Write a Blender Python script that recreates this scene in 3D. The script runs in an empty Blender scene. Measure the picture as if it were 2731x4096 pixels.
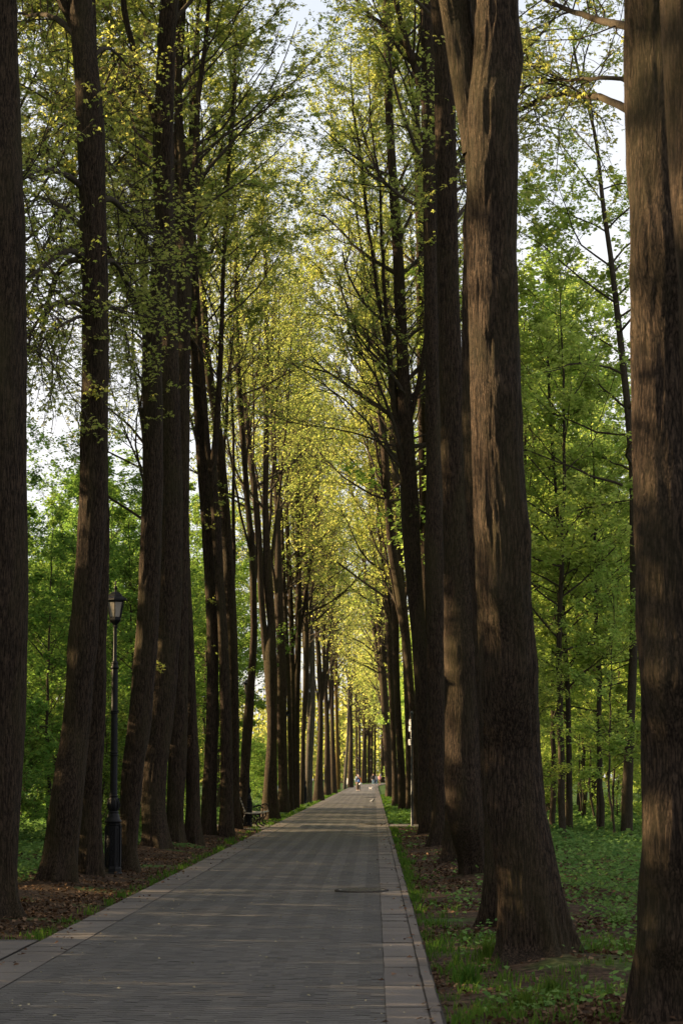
import bpy, math, random
import numpy as np
from mathutils import Vector, Matrix

S = bpy.context.scene
COL = S.collection
rad = math.radians

# ------------------------------------------------------------------ camera
F = 85.0 / 24.0 * 2731.0            # focal length in photo pixels
CX, CY = 1365.5, 2048.0
VPX, HY = 1497.0, 3100.0            # where the path vanishes, horizon
PITCH = math.atan((HY - CY) / F)
YAW = math.atan((VPX - CX) / (F / math.cos(PITCH)))
EYE = Vector((0.0, 0.0, 1.65))
ROT = Matrix.Rotation(YAW, 3, 'Z') @ Matrix.Rotation(math.pi / 2 + PITCH, 3, 'X')
cam = bpy.data.cameras.new("camera")
cam.sensor_fit = 'HORIZONTAL'
cam.sensor_width = 24.0
cam.lens = 85.0
cam.clip_end = 3000
cam.dof.use_dof = True
cam.dof.focus_distance = 45.0
cam.dof.aperture_fstop = 7.0
camo = bpy.data.objects.new("camera", cam)
COL.objects.link(camo)
camo.location = EYE
camo.rotation_euler = ROT.to_euler()
S.camera = camo


def ray(x, y):
    return ROT @ Vector((x - CX, CY - y, -F))


def ground(x, y):
    d = ray(x, y)
    t = -EYE.z / d.z
    return EYE + d * t


def atY(x, y, Y):
    d = ray(x, y)
    return EYE + d * (Y / d.y)


# ------------------------------------------------------------------ helpers
def tag(o, label=None, cat=None, group=None, kind=None):
    if label: o["label"] = label
    if cat: o["category"] = cat
    if group: o["group"] = group
    if kind: o["kind"] = kind
    return o


def link(o, parent=None):
    COL.objects.link(o)
    if parent is not None:
        o.parent = parent
    return o


def empty(name, loc, rz=0.0):
    o = bpy.data.objects.new(name, None)
    o.empty_display_size = 0.3
    COL.objects.link(o)
    o.location = loc
    o.rotation_euler = (0, 0, rz)
    return o


def mesh_np(name, V, FQ, mats, smooth=True, tint=None, midx=None, k=4):
    """V (n,3), FQ (m,k) faces with k corners"""
    V = np.asarray(V, dtype=np.float32)
    FQ = np.asarray(FQ, dtype=np.int32)
    me = bpy.data.meshes.new(name)
    me.vertices.add(len(V))
    me.vertices.foreach_set("co", V.ravel())
    m = len(FQ)
    me.loops.add(m * k)
    me.loops.foreach_set("vertex_index", FQ.ravel())
    me.polygons.add(m)
    me.polygons.foreach_set("loop_start", np.arange(0, m * k, k, dtype=np.int32))
    me.polygons.foreach_set("use_smooth", np.full(m, smooth, dtype=bool))
    if midx is not None:
        me.polygons.foreach_set("material_index", np.asarray(midx, dtype=np.int32))
    if tint is not None:
        a = me.attributes.new("tint", 'FLOAT', 'FACE')
        a.data.foreach_set("value", np.asarray(tint, dtype=np.float32))
    if not isinstance(mats, (list, tuple)):
        mats = [mats]
    for mm in mats:
        me.materials.append(mm)
    me.update(calc_edges=True)
    return me


def obj_np(name, V, FQ, mats, parent=None, **kw):
    o = bpy.data.objects.new(name, mesh_np(name, V, FQ, mats, **kw))
    return link(o, parent)


def tubes(P, R, k=5, cap=False):
    """P (B,n,3), R (B,n): B tubes at once"""
    P = np.asarray(P, float); R = np.asarray(R, float)
    B, n, _ = P.shape
    T = np.gradient(P, axis=1)
    T /= np.linalg.norm(T, axis=2, keepdims=True) + 1e-9
    ch = P[:, -1] - P[:, 0]
    ch /= np.linalg.norm(ch, axis=1, keepdims=True) + 1e-9
    ref = np.tile(np.array([[1.0, 0.02, 0.03]]), (B, 1))
    bad = np.abs(ch[:, 0]) > 0.7
    ref[bad] = (0.03, 0.02, 1.0)
    N = np.cross(T, ref[:, None, :]); N /= np.linalg.norm(N, axis=2, keepdims=True) + 1e-9
    Bn = np.cross(T, N)
    a = np.arange(k) * 2 * np.pi / k
    c = np.cos(a)[None, None, :, None]; s = np.sin(a)[None, None, :, None]
    V = P[:, :, None, :] + R[:, :, None, None] * (c * N[:, :, None, :] + s * Bn[:, :, None, :])
    idx = np.arange(B * n * k).reshape(B, n, k)
    a0 = idx[:, :-1, :]; a1 = np.roll(a0, -1, axis=2)
    b0 = idx[:, 1:, :]; b1 = np.roll(b0, -1, axis=2)
    Q = np.stack([a0, a1, b1, b0], axis=-1).reshape(-1, 4)
    return V.reshape(-1, 3), Q


def join(parts):
    Vs, Qs, o = [], [], 0
    for V, Q in parts:
        Vs.append(V); Qs.append(Q + o); o += len(V)
    return np.concatenate(Vs), np.concatenate(Qs)


def unit(v):
    return v / (np.linalg.norm(v, axis=-1, keepdims=True) + 1e-9)


def grow(rng, O, Dr, L, n, wob, up):
    """B branches at once: origins, directions, lengths -> (B,n,3)"""
    B = len(O)
    P = np.zeros((B, n, 3)); P[:, 0] = O
    d = unit(Dr)
    st = (L / (n - 1))[:, None]
    for i in range(1, n):
        d = unit(d + wob * rng.normal(size=(B, 3)) + np.array([0, 0, 1.0]) * up)
        P[:, i] = P[:, i - 1] + d * st
    return P


def along(P, t):
    """point on polyline P (B,n,3) at t (B,) 0..1, and direction"""
    n = P.shape[1]
    f = t * (n - 1); i = np.minimum(f.astype(int), n - 2); u = (f - i)[:, None]
    b = np.arange(len(P))
    A, C = P[b, i], P[b, i + 1]
    return A * (1 - u) + C * u, unit(C - A)


def leaves(rng, C, size, droop=0.35, flat=0.0):
    """kite shaped folded leaves centred near C -> V, Q, tint"""
    N = len(C)
    az = rng.uniform(0, 2 * np.pi, N)
    dz = rng.normal(-droop, 0.45 * (1 - flat), N)
    ax = unit(np.stack([np.cos(az), np.sin(az), dz], 1))
    up = unit(np.stack([rng.normal(0, .55 * (1 - flat) + .12, N), rng.normal(0, .55 * (1 - flat) + .12, N), np.ones(N)], 1))
    sd = unit(np.cross(ax, up))
    nn = np.cross(sd, ax)
    s = (size * rng.uniform(0.65, 1.25, N))[:, None]
    v0 = C
    v1 = C + ax * s * 0.42 + sd * s * 0.46 + nn * s * 0.10
    v2 = C + ax * s * 1.0 - nn * s * 0.08
    v3 = C + ax * s * 0.42 - sd * s * 0.46 + nn * s * 0.10
    V = np.stack([v0, v1, v2, v3], 1).reshape(-1, 3)
    Q = np.arange(4 * N).reshape(N, 4)
    return V, Q, rng.uniform(0, 1, N)


def lobed(rng, C, size, droop=0.35):
    """maple-like leaves: three kite lobes fanning out of one stalk end"""
    N = len(C)
    az = rng.uniform(0, 2 * np.pi, N)
    ax = unit(np.stack([np.cos(az), np.sin(az), rng.normal(-droop, .4, N)], 1))
    up = unit(np.stack([rng.normal(0, .5, N), rng.normal(0, .5, N), np.ones(N)], 1))
    sd = unit(np.cross(ax, up)); nn = np.cross(sd, ax)
    s = (size * rng.uniform(.65, 1.25, N))[:, None]
    Vs = []
    for a, k in ((0, 1.0), (0.95, .78), (-0.95, .78)):
        d = ax * math.cos(a) + sd * math.sin(a) - nn * (.12 if a else .0)
        e = -ax * math.sin(a) + sd * math.cos(a)
        q = s * k
        Vs += [C, C + d * q * .5 + e * q * .27 + nn * q * .05, C + d * q - nn * q * .1, C + d * q * .5 - e * q * .27 + nn * q * .05]
    V = np.stack(Vs, 1).reshape(-1, 3)
    return V, np.arange(12 * N).reshape(N * 3, 4), np.repeat(rng.uniform(0, 1, N), 3)


def vnoise(rng, nu, nv, U, V, periodic_u=True):
    """value noise: grid nu x nv, U in 0..nu (periodic), V in 0..nv"""
    g = rng.uniform(0, 1, (nu, nv + 2))
    i = np.floor(U).astype(int); fu = U - i
    j = np.clip(np.floor(V).astype(int), 0, nv); fv = np.clip(V - j, 0, 1)
    fu = fu * fu * (3 - 2 * fu); fv = fv * fv * (3 - 2 * fv)
    i0 = i % nu; i1 = (i + 1) % nu
    j1 = np.minimum(j + 1, nv + 1)
    return (g[i0, j] * (1 - fu) + g[i1, j] * fu) * (1 - fv) + (g[i0, j1] * (1 - fu) + g[i1, j1] * fu) * fv


# ------------------------------------------------------------------ materials
def nmat(name):
    m = bpy.data.materials.new(name); m.use_nodes = True
    nt = m.node_tree
    for n in list(nt.nodes): nt.nodes.remove(n)
    out = nt.nodes.new("ShaderNodeOutputMaterial")
    return m, nt, out


def N(nt, typ, **kw):
    n = nt.nodes.new(typ)
    for k_, v in kw.items():
        if k_.startswith("i_"):
            key = k_[2:]
            n.inputs[int(key) if key.isdigit() else key.replace("_", " ")].default_value = v
        else:
            setattr(n, k_, v)
    return n


def ramp(nt, src, stops):
    r = nt.nodes.new("ShaderNodeValToRGB")
    e = r.color_ramp.elements
    while len(e) < len(stops): e.new(0.5)
    for el, (p, c) in zip(e, stops):
        el.position = p; el.color = (c[0], c[1], c[2], 1)
    nt.links.new(src, r.inputs[0])
    return r.outputs[0]


def mixc(nt, fac, a, b, mode='MIX'):
    m = nt.nodes.new("ShaderNodeMix"); m.data_type = 'RGBA'; m.blend_type = mode
    def put(i, v):
        if hasattr(v, "node"): nt.links.new(v, m.inputs[i])
        elif isinstance(v, (int, float)): m.inputs[i].default_value = v
        else: m.inputs[i].default_value = (v[0], v[1], v[2], 1)
    put(0, fac); put(6, a); put(7, b)
    return m.outputs[2]


def plain(name, col, rough=0.6, metal=0.0, var=0.12, scale=30.0, spec=0.4):
    m, nt, out = nmat(name)
    b = N(nt, "ShaderNodeBsdfPrincipled")
    tc = N(nt, "ShaderNodeTexCoord")
    nz = N(nt, "ShaderNodeTexNoise"); nz.inputs["Scale"].default_value = scale; nz.inputs["Detail"].default_value = 4
    nt.links.new(tc.outputs["Object"], nz.inputs["Vector"])
    c = ramp(nt, nz.outputs["Fac"], [(0.25, [x * (1 - var) for x in col]), (0.75, [min(1, x * (1 + var)) for x in col])])
    nt.links.new(c, b.inputs["Base Color"])
    b.inputs["Roughness"].default_value = rough
    b.inputs["Metallic"].default_value = metal
    b.inputs["Specular IOR Level"].default_value = spec
    nt.links.new(b.outputs[0], out.inputs[0])
    return m


def bark_mat(name, dark, light, sc=1.0, moss=0.35, bump=1.0):
    m, nt, out = nmat(name)
    L = nt.links.new
    tc = N(nt, "ShaderNodeTexCoord")
    mp = N(nt, "ShaderNodeMapping"); mp.inputs["Scale"].default_value = (17 * sc, 17 * sc, 1.5 * sc)
    L(tc.outputs["Object"], mp.inputs[0])
    n1 = N(nt, "ShaderNodeTexNoise"); n1.inputs["Scale"].default_value = 2.6; n1.inputs["Detail"].default_value = 7; n1.inputs["Distortion"].default_value = 0.25
    L(mp.outputs[0], n1.inputs["Vector"])
    n2 = N(nt, "ShaderNodeTexNoise"); n2.inputs["Scale"].default_value = 1.1; n2.inputs["Detail"].default_value = 5
    L(tc.outputs["Object"], n2.inputs["Vector"])
    mp5 = N(nt, "ShaderNodeMapping"); mp5.inputs["Scale"].default_value = (24 * sc, 24 * sc, 8.0 * sc)
    L(tc.outputs["Object"], mp5.inputs[0])
    n5 = N(nt, "ShaderNodeTexNoise"); n5.inputs["Scale"].default_value = 2.2; n5.inputs["Detail"].default_value = 6; n5.inputs["Distortion"].default_value = 0.6
    L(mp5.outputs[0], n5.inputs["Vector"])
    n3 = N(nt, "ShaderNodeTexNoise"); n3.inputs["Scale"].default_value = 55; n3.inputs["Detail"].default_value = 3
    L(tc.outputs["Object"], n3.inputs["Vector"])
    sb = N(nt, "ShaderNodeMath", operation='SUBTRACT'); sb.inputs[1].default_value = 0.5; L(n1.outputs["Fac"], sb.inputs[0])
    ab0 = N(nt, "ShaderNodeMath", operation='ABSOLUTE'); L(sb.outputs[0], ab0.inputs[0])
    sb2 = N(nt, "ShaderNodeMath", operation='SUBTRACT'); sb2.inputs[1].default_value = 0.5; L(n5.outputs["Fac"], sb2.inputs[0])
    ab2 = N(nt, "ShaderNodeMath", operation='ABSOLUTE'); L(sb2.outputs[0], ab2.inputs[0])
    ab3 = N(nt, "ShaderNodeMath", operation='MULTIPLY_ADD'); ab3.inputs[1].default_value = 2.0; ab3.inputs[2].default_value = 0.02; L(ab2.outputs[0], ab3.inputs[0])
    ab = N(nt, "ShaderNodeMath", operation='SMOOTH_MIN'); ab.inputs[2].default_value = 0.02; L(ab0.outputs[0], ab.inputs[0]); L(ab3.outputs[0], ab.inputs[1])
    c1 = ramp(nt, ab.outputs[0], [(0.0, dark), (0.03, [(a * 2 + b) / 3 for a, b in zip(dark, light)]), (0.11, light)])
    c1 = mixc(nt, 0.5, c1, ramp(nt, n3.outputs["Fac"], [(0.35, (0.62, 0.62, 0.62)), (0.7, (1.2, 1.2, 1.2))]), 'MULTIPLY')
    mk = ramp(nt, n2.outputs["Fac"], [(0.56, (0, 0, 0)), (0.70, (1, 1, 1))])
    fm = N(nt, "ShaderNodeMath", operation='MULTIPLY'); fm.inputs[1].default_value = moss
    L(mk, fm.inputs[0])
    c2 = mixc(nt, fm.outputs[0], c1, (0.010, 0.010, 0.006))
    mp4 = N(nt, "ShaderNodeMapping"); mp4.inputs["Location"].default_value = (7, 3, 1); mp4.inputs["Scale"].default_value = (2, 2, .5)
    L(tc.outputs["Object"], mp4.inputs[0])
    n4 = N(nt, "ShaderNodeTexNoise"); n4.inputs["Scale"].default_value = 1.3; n4.inputs["Detail"].default_value = 3
    L(mp4.outputs[0], n4.inputs["Vector"])
    c2 = mixc(nt, ramp(nt, n4.outputs["Fac"], [(0.45, (0, 0, 0)), (0.75, (.5, .5, .5))]), c2, (0.042, 0.036, 0.016))
    b = N(nt, "ShaderNodeBsdfPrincipled"); b.inputs["Roughness"].default_value = 0.95
    b.inputs["Specular IOR Level"].default_value = 0.12
    L(c2, b.inputs["Base Color"])
    bp = N(nt, "ShaderNodeBump"); bp.inputs["Strength"].default_value = bump; bp.inputs["Distance"].default_value = 0.06
    L(ab.outputs[0], bp.inputs["Height"]); L(bp.outputs[0], b.inputs["Normal"])
    L(b.outputs[0], out.inputs[0])
    return m


def leaf_mat(name, c0, c1, trans=0.5, boost=1.5):
    m, nt, out = nmat(name)
    L = nt.links.new
    at = N(nt, "ShaderNodeAttribute"); at.attribute_name = "tint"
    oi = N(nt, "ShaderNodeObjectInfo")
    c = ramp(nt, at.outputs["Fac"], [(0.0, c0), (1.0, c1)])
    hs = N(nt, "ShaderNodeHueSaturation")
    mr = N(nt, "ShaderNodeMapRange"); mr.inputs[3].default_value = 0.485; mr.inputs[4].default_value = 0.515
    L(oi.outputs["Random"], mr.inputs[0]); L(mr.outputs[0], hs.inputs["Hue"]); L(c, hs.inputs["Color"])
    d = N(nt, "ShaderNodeBsdfDiffuse"); L(hs.outputs[0], d.inputs[0])
    t = N(nt, "ShaderNodeBsdfTranslucent")
    tcol = mixc(nt, 1.0, hs.outputs[0], (boost, boost, boost * 0.8), 'MULTIPLY')
    L(tcol, t.inputs[0])
    mx = N(nt, "ShaderNodeMixShader"); mx.inputs[0].default_value = trans
    L(d.outputs[0], mx.inputs[1]); L(t.outputs[0], mx.inputs[2])
    L(mx.outputs[0], out.inputs[0])
    return m


M = {}
M['bark'] = bark_mat("bark", (0.002, 0.0016, 0.0013), (0.060, 0.041, 0.028))
M['bark_smooth'] = bark_mat("bark_smooth", (0.020, 0.016, 0.012), (0.070, 0.055, 0.041), sc=1.5, moss=0.15, bump=0.3)
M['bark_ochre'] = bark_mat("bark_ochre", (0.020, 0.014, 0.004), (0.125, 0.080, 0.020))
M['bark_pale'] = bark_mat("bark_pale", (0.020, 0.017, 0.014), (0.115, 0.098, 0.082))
M['scar'] = plain("fresh_wood", (0.34, 0.20, 0.16), 0.9, var=0.2)
M['twig'] = plain("twig_bark", (0.030, 0.022, 0.016), 0.9, spec=0.1)
M['leaf_avenue'] = leaf_mat("leaf_avenue", (0.160, 0.210, 0.050), (0.285, 0.290, 0.098), 0.58, 1.7)
M['leaf_wood'] = leaf_mat("leaf_wood", (0.095, 0.180, 0.038), (0.185, 0.270, 0.062))  # left woods; colour darkened and cooled to tone down their sunlight
M['leaf_wood_lightened'] = leaf_mat("leaf_wood_lightened", (0.215, 0.315, 0.072), (0.345, 0.420, 0.120))  # leaf_wood lightened: brightens the shaded right woods through colour
M['leaf_herb'] = leaf_mat("leaf_herb", (0.066, 0.140, 0.040), (0.135, 0.220, 0.066), 0.35, 1.2)
M['grass'] = leaf_mat("grass_blade", (0.036, 0.088, 0.014), (0.092, 0.145, 0.024), 0.3, 1.2)
M['dead_leaf'] = leaf_mat("dead_leaf", (0.035, 0.020, 0.012), (0.190, 0.125, 0.080), 0.15, 1.0)
M['blossom'] = leaf_mat("blossom", (0.30, 0.24, 0.13), (0.42, 0.37, 0.24), 0.1, 1.0)
M['iron'] = plain("black_iron", (0.004, 0.004, 0.005), 0.5, 0.0, 0.3, spec=0.18)
M['lamp_glass'] = plain("frosted_glass", (0.26, 0.23, 0.20), 0.35, var=0.06, scale=9)
M['wood_slat'] = plain("worn_slat", (0.24, 0.21, 0.17), 0.7, var=0.3, scale=25)
M['sign_post'] = plain("slate_paint", (0.014, 0.017, 0.022), 0.5, var=0.1)
M['white_panel'] = plain("white_panel", (0.42, 0.42, 0.44), 0.5, var=0.05)
M['cast'] = plain("cast_iron", (0.040, 0.036, 0.032), 0.45, 0.0, 0.35, 40)
M['skin'] = plain("skin", (0.36, 0.22, 0.16), 0.6, var=0.05)
M['eye'] = plain("eye", (0.03, 0.02, 0.02), 0.3)
for nm, c in dict(navy=(0.025, 0.03, 0.055), orange=(0.75, 0.20, 0.03), blue=(0.05, 0.12, 0.38), black=(0.012, 0.012, 0.014),
                  paleblue=(0.2, 0.28, 0.36), brown=(0.10, 0.055, 0.035), jeans=(0.10, 0.17, 0.26), darkjeans=(0.05, 0.09, 0.17),
                  cream=(0.36, 0.36, 0.36), pink=(0.62, 0.27, 0.29), greyhair=(0.3, 0.28, 0.25), blond=(0.60, 0.50, 0.36),
                  brownhair=(0.13, 0.08, 0.05), shoe=(0.03, 0.025, 0.022), whiteshoe=(0.4, 0.4, 0.4), plastic=(0.5, 0.5, 0.48),
                  furwhite=(0.62, 0.58, 0.54), furgrey=(0.20, 0.18, 0.17), pigeon=(0.07, 0.075, 0.09), rose=(0.45, 0.22, 0.2)).items():
    M[nm] = plain("cloth_" + nm if 'fur' not in nm and 'hair' not in nm else nm, c, 0.8, var=0.15, scale=20)


def ground_mat():
    m, nt, out = nmat("forest_floor")
    L = nt.links.new
    g = N(nt, "ShaderNodeNewGeometry")
    n1 = N(nt, "ShaderNodeTexNoise"); n1.inputs["Scale"].default_value = 0.55; n1.inputs["Detail"].default_value = 6
    n2 = N(nt, "ShaderNodeTexNoise"); n2.inputs["Scale"].default_value = 14; n2.inputs["Detail"].default_value = 8
    L(g.outputs["Position"], n1.inputs["Vector"]); L(g.outputs["Position"], n2.inputs["Vector"])
    soil = ramp(nt, n2.outputs["Fac"], [(0.30, (0.014, 0.010, 0.007)), (0.52, (0.042, 0.028, 0.019)), (0.72, (0.095, 0.064, 0.042))])
    green = ramp(nt, n2.outputs["Fac"], [(0.30, (0.020, 0.040, 0.010)), (0.55, (0.045, 0.085, 0.020)), (0.75, (0.085, 0.135, 0.035))])
    sx = N(nt, "ShaderNodeSeparateXYZ"); L(g.outputs["Position"], sx.inputs[0])
    ab = N(nt, "ShaderNodeMath", operation='ADD'); ab.inputs[1].default_value = 1.4; L(sx.outputs[0], ab.inputs[0])
    aa = N(nt, "ShaderNodeMath", operation='ABSOLUTE'); L(ab.outputs[0], aa.inputs[0])
    mr = N(nt, "ShaderNodeMapRange"); mr.inputs[1].default_value = 3.0; mr.inputs[2].default_value = 7.0; mr.inputs[3].default_value = -0.10; mr.inputs[4].default_value = 0.20
    L(aa.outputs[0], mr.inputs[0])
    my = N(nt, "ShaderNodeMapRange"); my.inputs[1].default_value = 70; my.inputs[2].default_value = 100; my.inputs[3].default_value = 0.0; my.inputs[4].default_value = 0.25
    L(sx.outputs[1], my.inputs[0])
    s1 = N(nt, "ShaderNodeMath", operation='ADD'); L(mr.outputs[0], s1.inputs[0]); L(my.outputs[0], s1.inputs[1])
    s2 = N(nt, "ShaderNodeMath", operation='ADD'); L(s1.outputs[0], s2.inputs[0]); L(n1.outputs["Fac"], s2.inputs[1])
    mk = ramp(nt, s2.outputs[0], [(0.46, (0, 0, 0)), (0.60, (1, 1, 1))])
    c = mixc(nt, mk, soil, green)
    b = N(nt, "ShaderNodeBsdfPrincipled"); b.inputs["Roughness"].default_value = 1.0; b.inputs["Specular IOR Level"].default_value = 0.05
    L(c, b.inputs["Base Color"])
    bp = N(nt, "ShaderNodeBump"); bp.inputs["Strength"].default_value = 0.7; bp.inputs["Distance"].default_value = 0.05
    L(n2.outputs["Fac"], bp.inputs["Height"]); L(bp.outputs[0], b.inputs["Normal"])
    L(b.outputs[0], out.inputs[0])
    return m


def stone_mat(name, c0, c1, joint=None, scale=1.3):
    """paving stone: per-face tint attribute + weathering noise"""
    m, nt, out = nmat(name)
    L = nt.links.new
    at = N(nt, "ShaderNodeAttribute"); at.attribute_name = "tint"
    g = N(nt, "ShaderNodeNewGeometry")
    n1 = N(nt, "ShaderNodeTexNoise"); n1.inputs["Scale"].default_value = scale; n1.inputs["Detail"].default_value = 5
    mp = N(nt, "ShaderNodeMapping"); mp.inputs["Scale"].default_value = (1.0, 0.45, 1)
    L(g.outputs["Position"], mp.inputs[0]); L(mp.outputs[0], n1.inputs["Vector"])
    n2 = N(nt, "ShaderNodeTexNoise"); n2.inputs["Scale"].default_value = 60; n2.inputs["Detail"].default_value = 4
    L(g.outputs["Position"], n2.inputs["Vector"])
    c = ramp(nt, at.outputs["Fac"], [(0, c0), (1, c1)])
    c = mixc(nt, 0.6, c, ramp(nt, n1.outputs["Fac"], [(0.3, (0.72, 0.72, 0.74)), (0.7, (1.18, 1.14, 1.1))]), 'MULTIPLY')
    c = mixc(nt, 0.5, c, ramp(nt, n2.outputs["Fac"], [(0.35, (0.8, 0.8, 0.8)), (0.7, (1.15, 1.15, 1.15))]), 'MULTIPLY')
    b = N(nt, "ShaderNodeBsdfPrincipled"); b.inputs["Roughness"].default_value = 0.8; b.inputs["Specular IOR Level"].default_value = 0.25
    L(c, b.inputs["Base Color"])
    bp = N(nt, "ShaderNodeBump"); bp.inputs["Strength"].default_value = 0.25; bp.inputs["Distance"].default_value = 0.01
    L(n2.outputs["Fac"], bp.inputs["Height"]); L(bp.outputs[0], b.inputs["Normal"])
    L(b.outputs[0], out.inputs[0])
    return m


M['ground'] = ground_mat()
M['brick'] = stone_mat("path_paver", (0.050, 0.047, 0.045), (0.108, 0.101, 0.095))
M['joint'] = plain("paver_joint", (0.034, 0.030, 0.027), 0.95, var=0.3, scale=6, spec=0.1)
M['slab'] = stone_mat("border_slab", (0.086, 0.075, 0.069), (0.112, 0.099, 0.091))
M['kerb'] = stone_mat("kerb_stone", (0.075, 0.063, 0.056), (0.105, 0.090, 0.081))


# ------------------------------------------------------------------ light, sky
SUN_EL, SUN_AZ = rad(14.5), rad(-79.0)         # azimuth from +Y, negative = left
sd = Vector((math.sin(SUN_AZ) * math.cos(SUN_EL), math.cos(SUN_AZ) * math.cos(SUN_EL), math.sin(SUN_EL)))
sl = bpy.data.lights.new("sun", 'SUN'); sl.energy = 5.0; sl.angle = rad(0.6); sl.color = (1.0, 0.735, 0.405)
so = bpy.data.objects.new("sun", sl); COL.objects.link(so)
so.rotation_euler = sd.to_track_quat('Z', 'Y').to_euler()
so.location = (-60, 40, 40)

w = bpy.data.worlds.new("World"); S.world = w; w.use_nodes = True
nt = w.node_tree
for n in list(nt.nodes): nt.nodes.remove(n)
wo = nt.nodes.new("ShaderNodeOutputWorld"); bg = nt.nodes.new("ShaderNodeBackground")
sky = nt.nodes.new("ShaderNodeTexSky"); sky.sky_type = 'NISHITA'; sky.sun_disc = False
sky.sun_elevation = SUN_EL; sky.sun_rotation = SUN_AZ; sky.air_density = 1.0; sky.dust_density = 1.5
tc = nt.nodes.new("ShaderNodeTexCoord")
cmap = nt.nodes.new("ShaderNodeMapping"); cmap.inputs["Scale"].default_value = (1.6, 1.6, 5.0)
nt.links.new(tc.outputs["Generated"], cmap.inputs[0])
cn = nt.nodes.new("ShaderNodeTexNoise"); cn.inputs["Scale"].default_value = 1.7; cn.inputs["Detail"].default_value = 6
nt.links.new(cmap.outputs[0], cn.inputs["Vector"])
cloud = ramp(nt, cn.outputs["Fac"], [(0.34, (0.55, 0.55, 0.55)), (0.60, (0.95, 0.95, 0.95))])
CLOUD = 5.0
skyc = mixc(nt, cloud, sky.outputs[0], (CLOUD * 1.0, CLOUD * 0.98, CLOUD * 1.0))
nt.links.new(skyc, bg.inputs[0]); bg.inputs[1].default_value = 0.05
nt.links.new(bg.outputs[0], wo.inputs[0])
S.view_settings.view_transform = 'Standard'
S.view_settings.look = 'None'
S.view_settings.exposure = 2.3
S.view_settings.gamma = 1.0
S.cycles.use_denoising = True
S.cycles.max_bounces = 7
S.cycles.diffuse_bounces = 3
S.cycles.transmission_bounces = 4
S.cycles.sample_clamp_indirect = 4.0

RNG = np.random.default_rng(7)

# ------------------------------------------------------------------ ground, path
def bend(Y):
    return np.where(Y > 300, 8e-7 * np.maximum(Y - 300, 0) ** 3, 0.0)


MOUNDS = [ground(x_, y_) for x_, y_ in ((225, 3548), (360, 3524), (520, 3500), (630, 3409), (700, 3391), (767, 3388), (832, 3350), (905, 3351), (945, 3322), (968, 3313),
                                        (2160, 3866), (1995, 3711), (1898, 3516), (1806, 3459), (1739, 3398), (1707, 3344), (-15, 3681), (2700, 4150))]


def mound(x, y):
    m = 0 * x
    for g_ in MOUNDS:
        m = m + .13 * np.exp(-(((x - g_.x) / .55) ** 2 + ((y - g_.y) / .6) ** 2))
    return m


def build_ground():
    ys = np.concatenate([np.arange(-30, 14, 1.0), np.arange(14, 62, 0.2), np.arange(62, 130, 0.6), np.arange(130, 520, 6), [600, 700, 760]])
    xs = np.concatenate([[-200, -120, -70], np.arange(-40, -14, 2.0), np.arange(-14, -7, 0.4), np.arange(-7, 5, 0.2), np.arange(5, 10, .4), np.arange(10, 40, 2.0), [70, 120, 200]])
    X, Y = np.meshgrid(xs, ys)
    Z = 0.05 * np.sin(X * 0.9 + Y * 0.23) * np.sin(Y * 0.61 + 1.3 * np.sin(X * .7)) + 0.03 * np.sin(X * 2.3 + 1) * np.sin(Y * 1.7)
    px = X + 1.43 - bend(Y)
    dist = np.clip((np.abs(px) - 1.9) / 1.6, 0, 1)
    Z = (Z + 0.045 + mound(X, Y)) * dist - 0.03
    Z = np.where((np.abs(X) > 45) | (Y > 300), -0.03, Z)
    global gz
    def gz(x, y):
        x = np.asarray(x, float); y = np.asarray(y, float)
        z = 0.05 * np.sin(x * 0.9 + y * 0.23) * np.sin(y * 0.61 + 1.3 * np.sin(x * .7)) + 0.03 * np.sin(x * 2.3 + 1) * np.sin(y * 1.7)
        d = np.clip((np.abs(x + 1.43 - bend(y)) - 1.9) / 1.6, 0, 1)
        return (z + 0.045 + mound(x, y)) * d - 0.03
    V = np.stack([X, Y, Z], -1).reshape(-1, 3)
    i = np.arange(len(V)).reshape(X.shape)
    Q = np.stack([i[:-1, :-1], i[:-1, 1:], i[1:, 1:], i[1:, :-1]], -1).reshape(-1, 4)
    tag(obj_np("ground", V, Q, M['ground']), kind="structure")


build_ground()


def strip(xl, xr, ys, z):
    ys = np.asarray(ys, float); b = bend(ys)
    V = np.stack([np.stack([xl + b, ys, np.full_like(ys, z)], 1), np.stack([xr + b, ys, np.full_like(ys, z)], 1)], 1).reshape(-1, 3)
    i = np.arange(len(ys) - 1) * 2
    return V, np.stack([i, i + 1, i + 3, i + 2], 1)


def quads(xa, xb, ya, yb, z, zig=None, slope=None):
    """separate rectangles; slope tilts the rows into a zig-zag"""
    n = len(xa)
    s = np.zeros(n) if slope is None else slope
    zz = np.full(n, z) if np.isscalar(z) else z
    V = np.stack([np.stack([xa, ya - s, zz], 1), np.stack([xb, ya + s, zz], 1), np.stack([xb, yb + s, zz], 1), np.stack([xa, yb - s, zz], 1)], 1).reshape(-1, 3)
    b = bend(V[:, 1]); V[:, 0] += b
    return V, np.arange(4 * n).reshape(n, 4)


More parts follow.
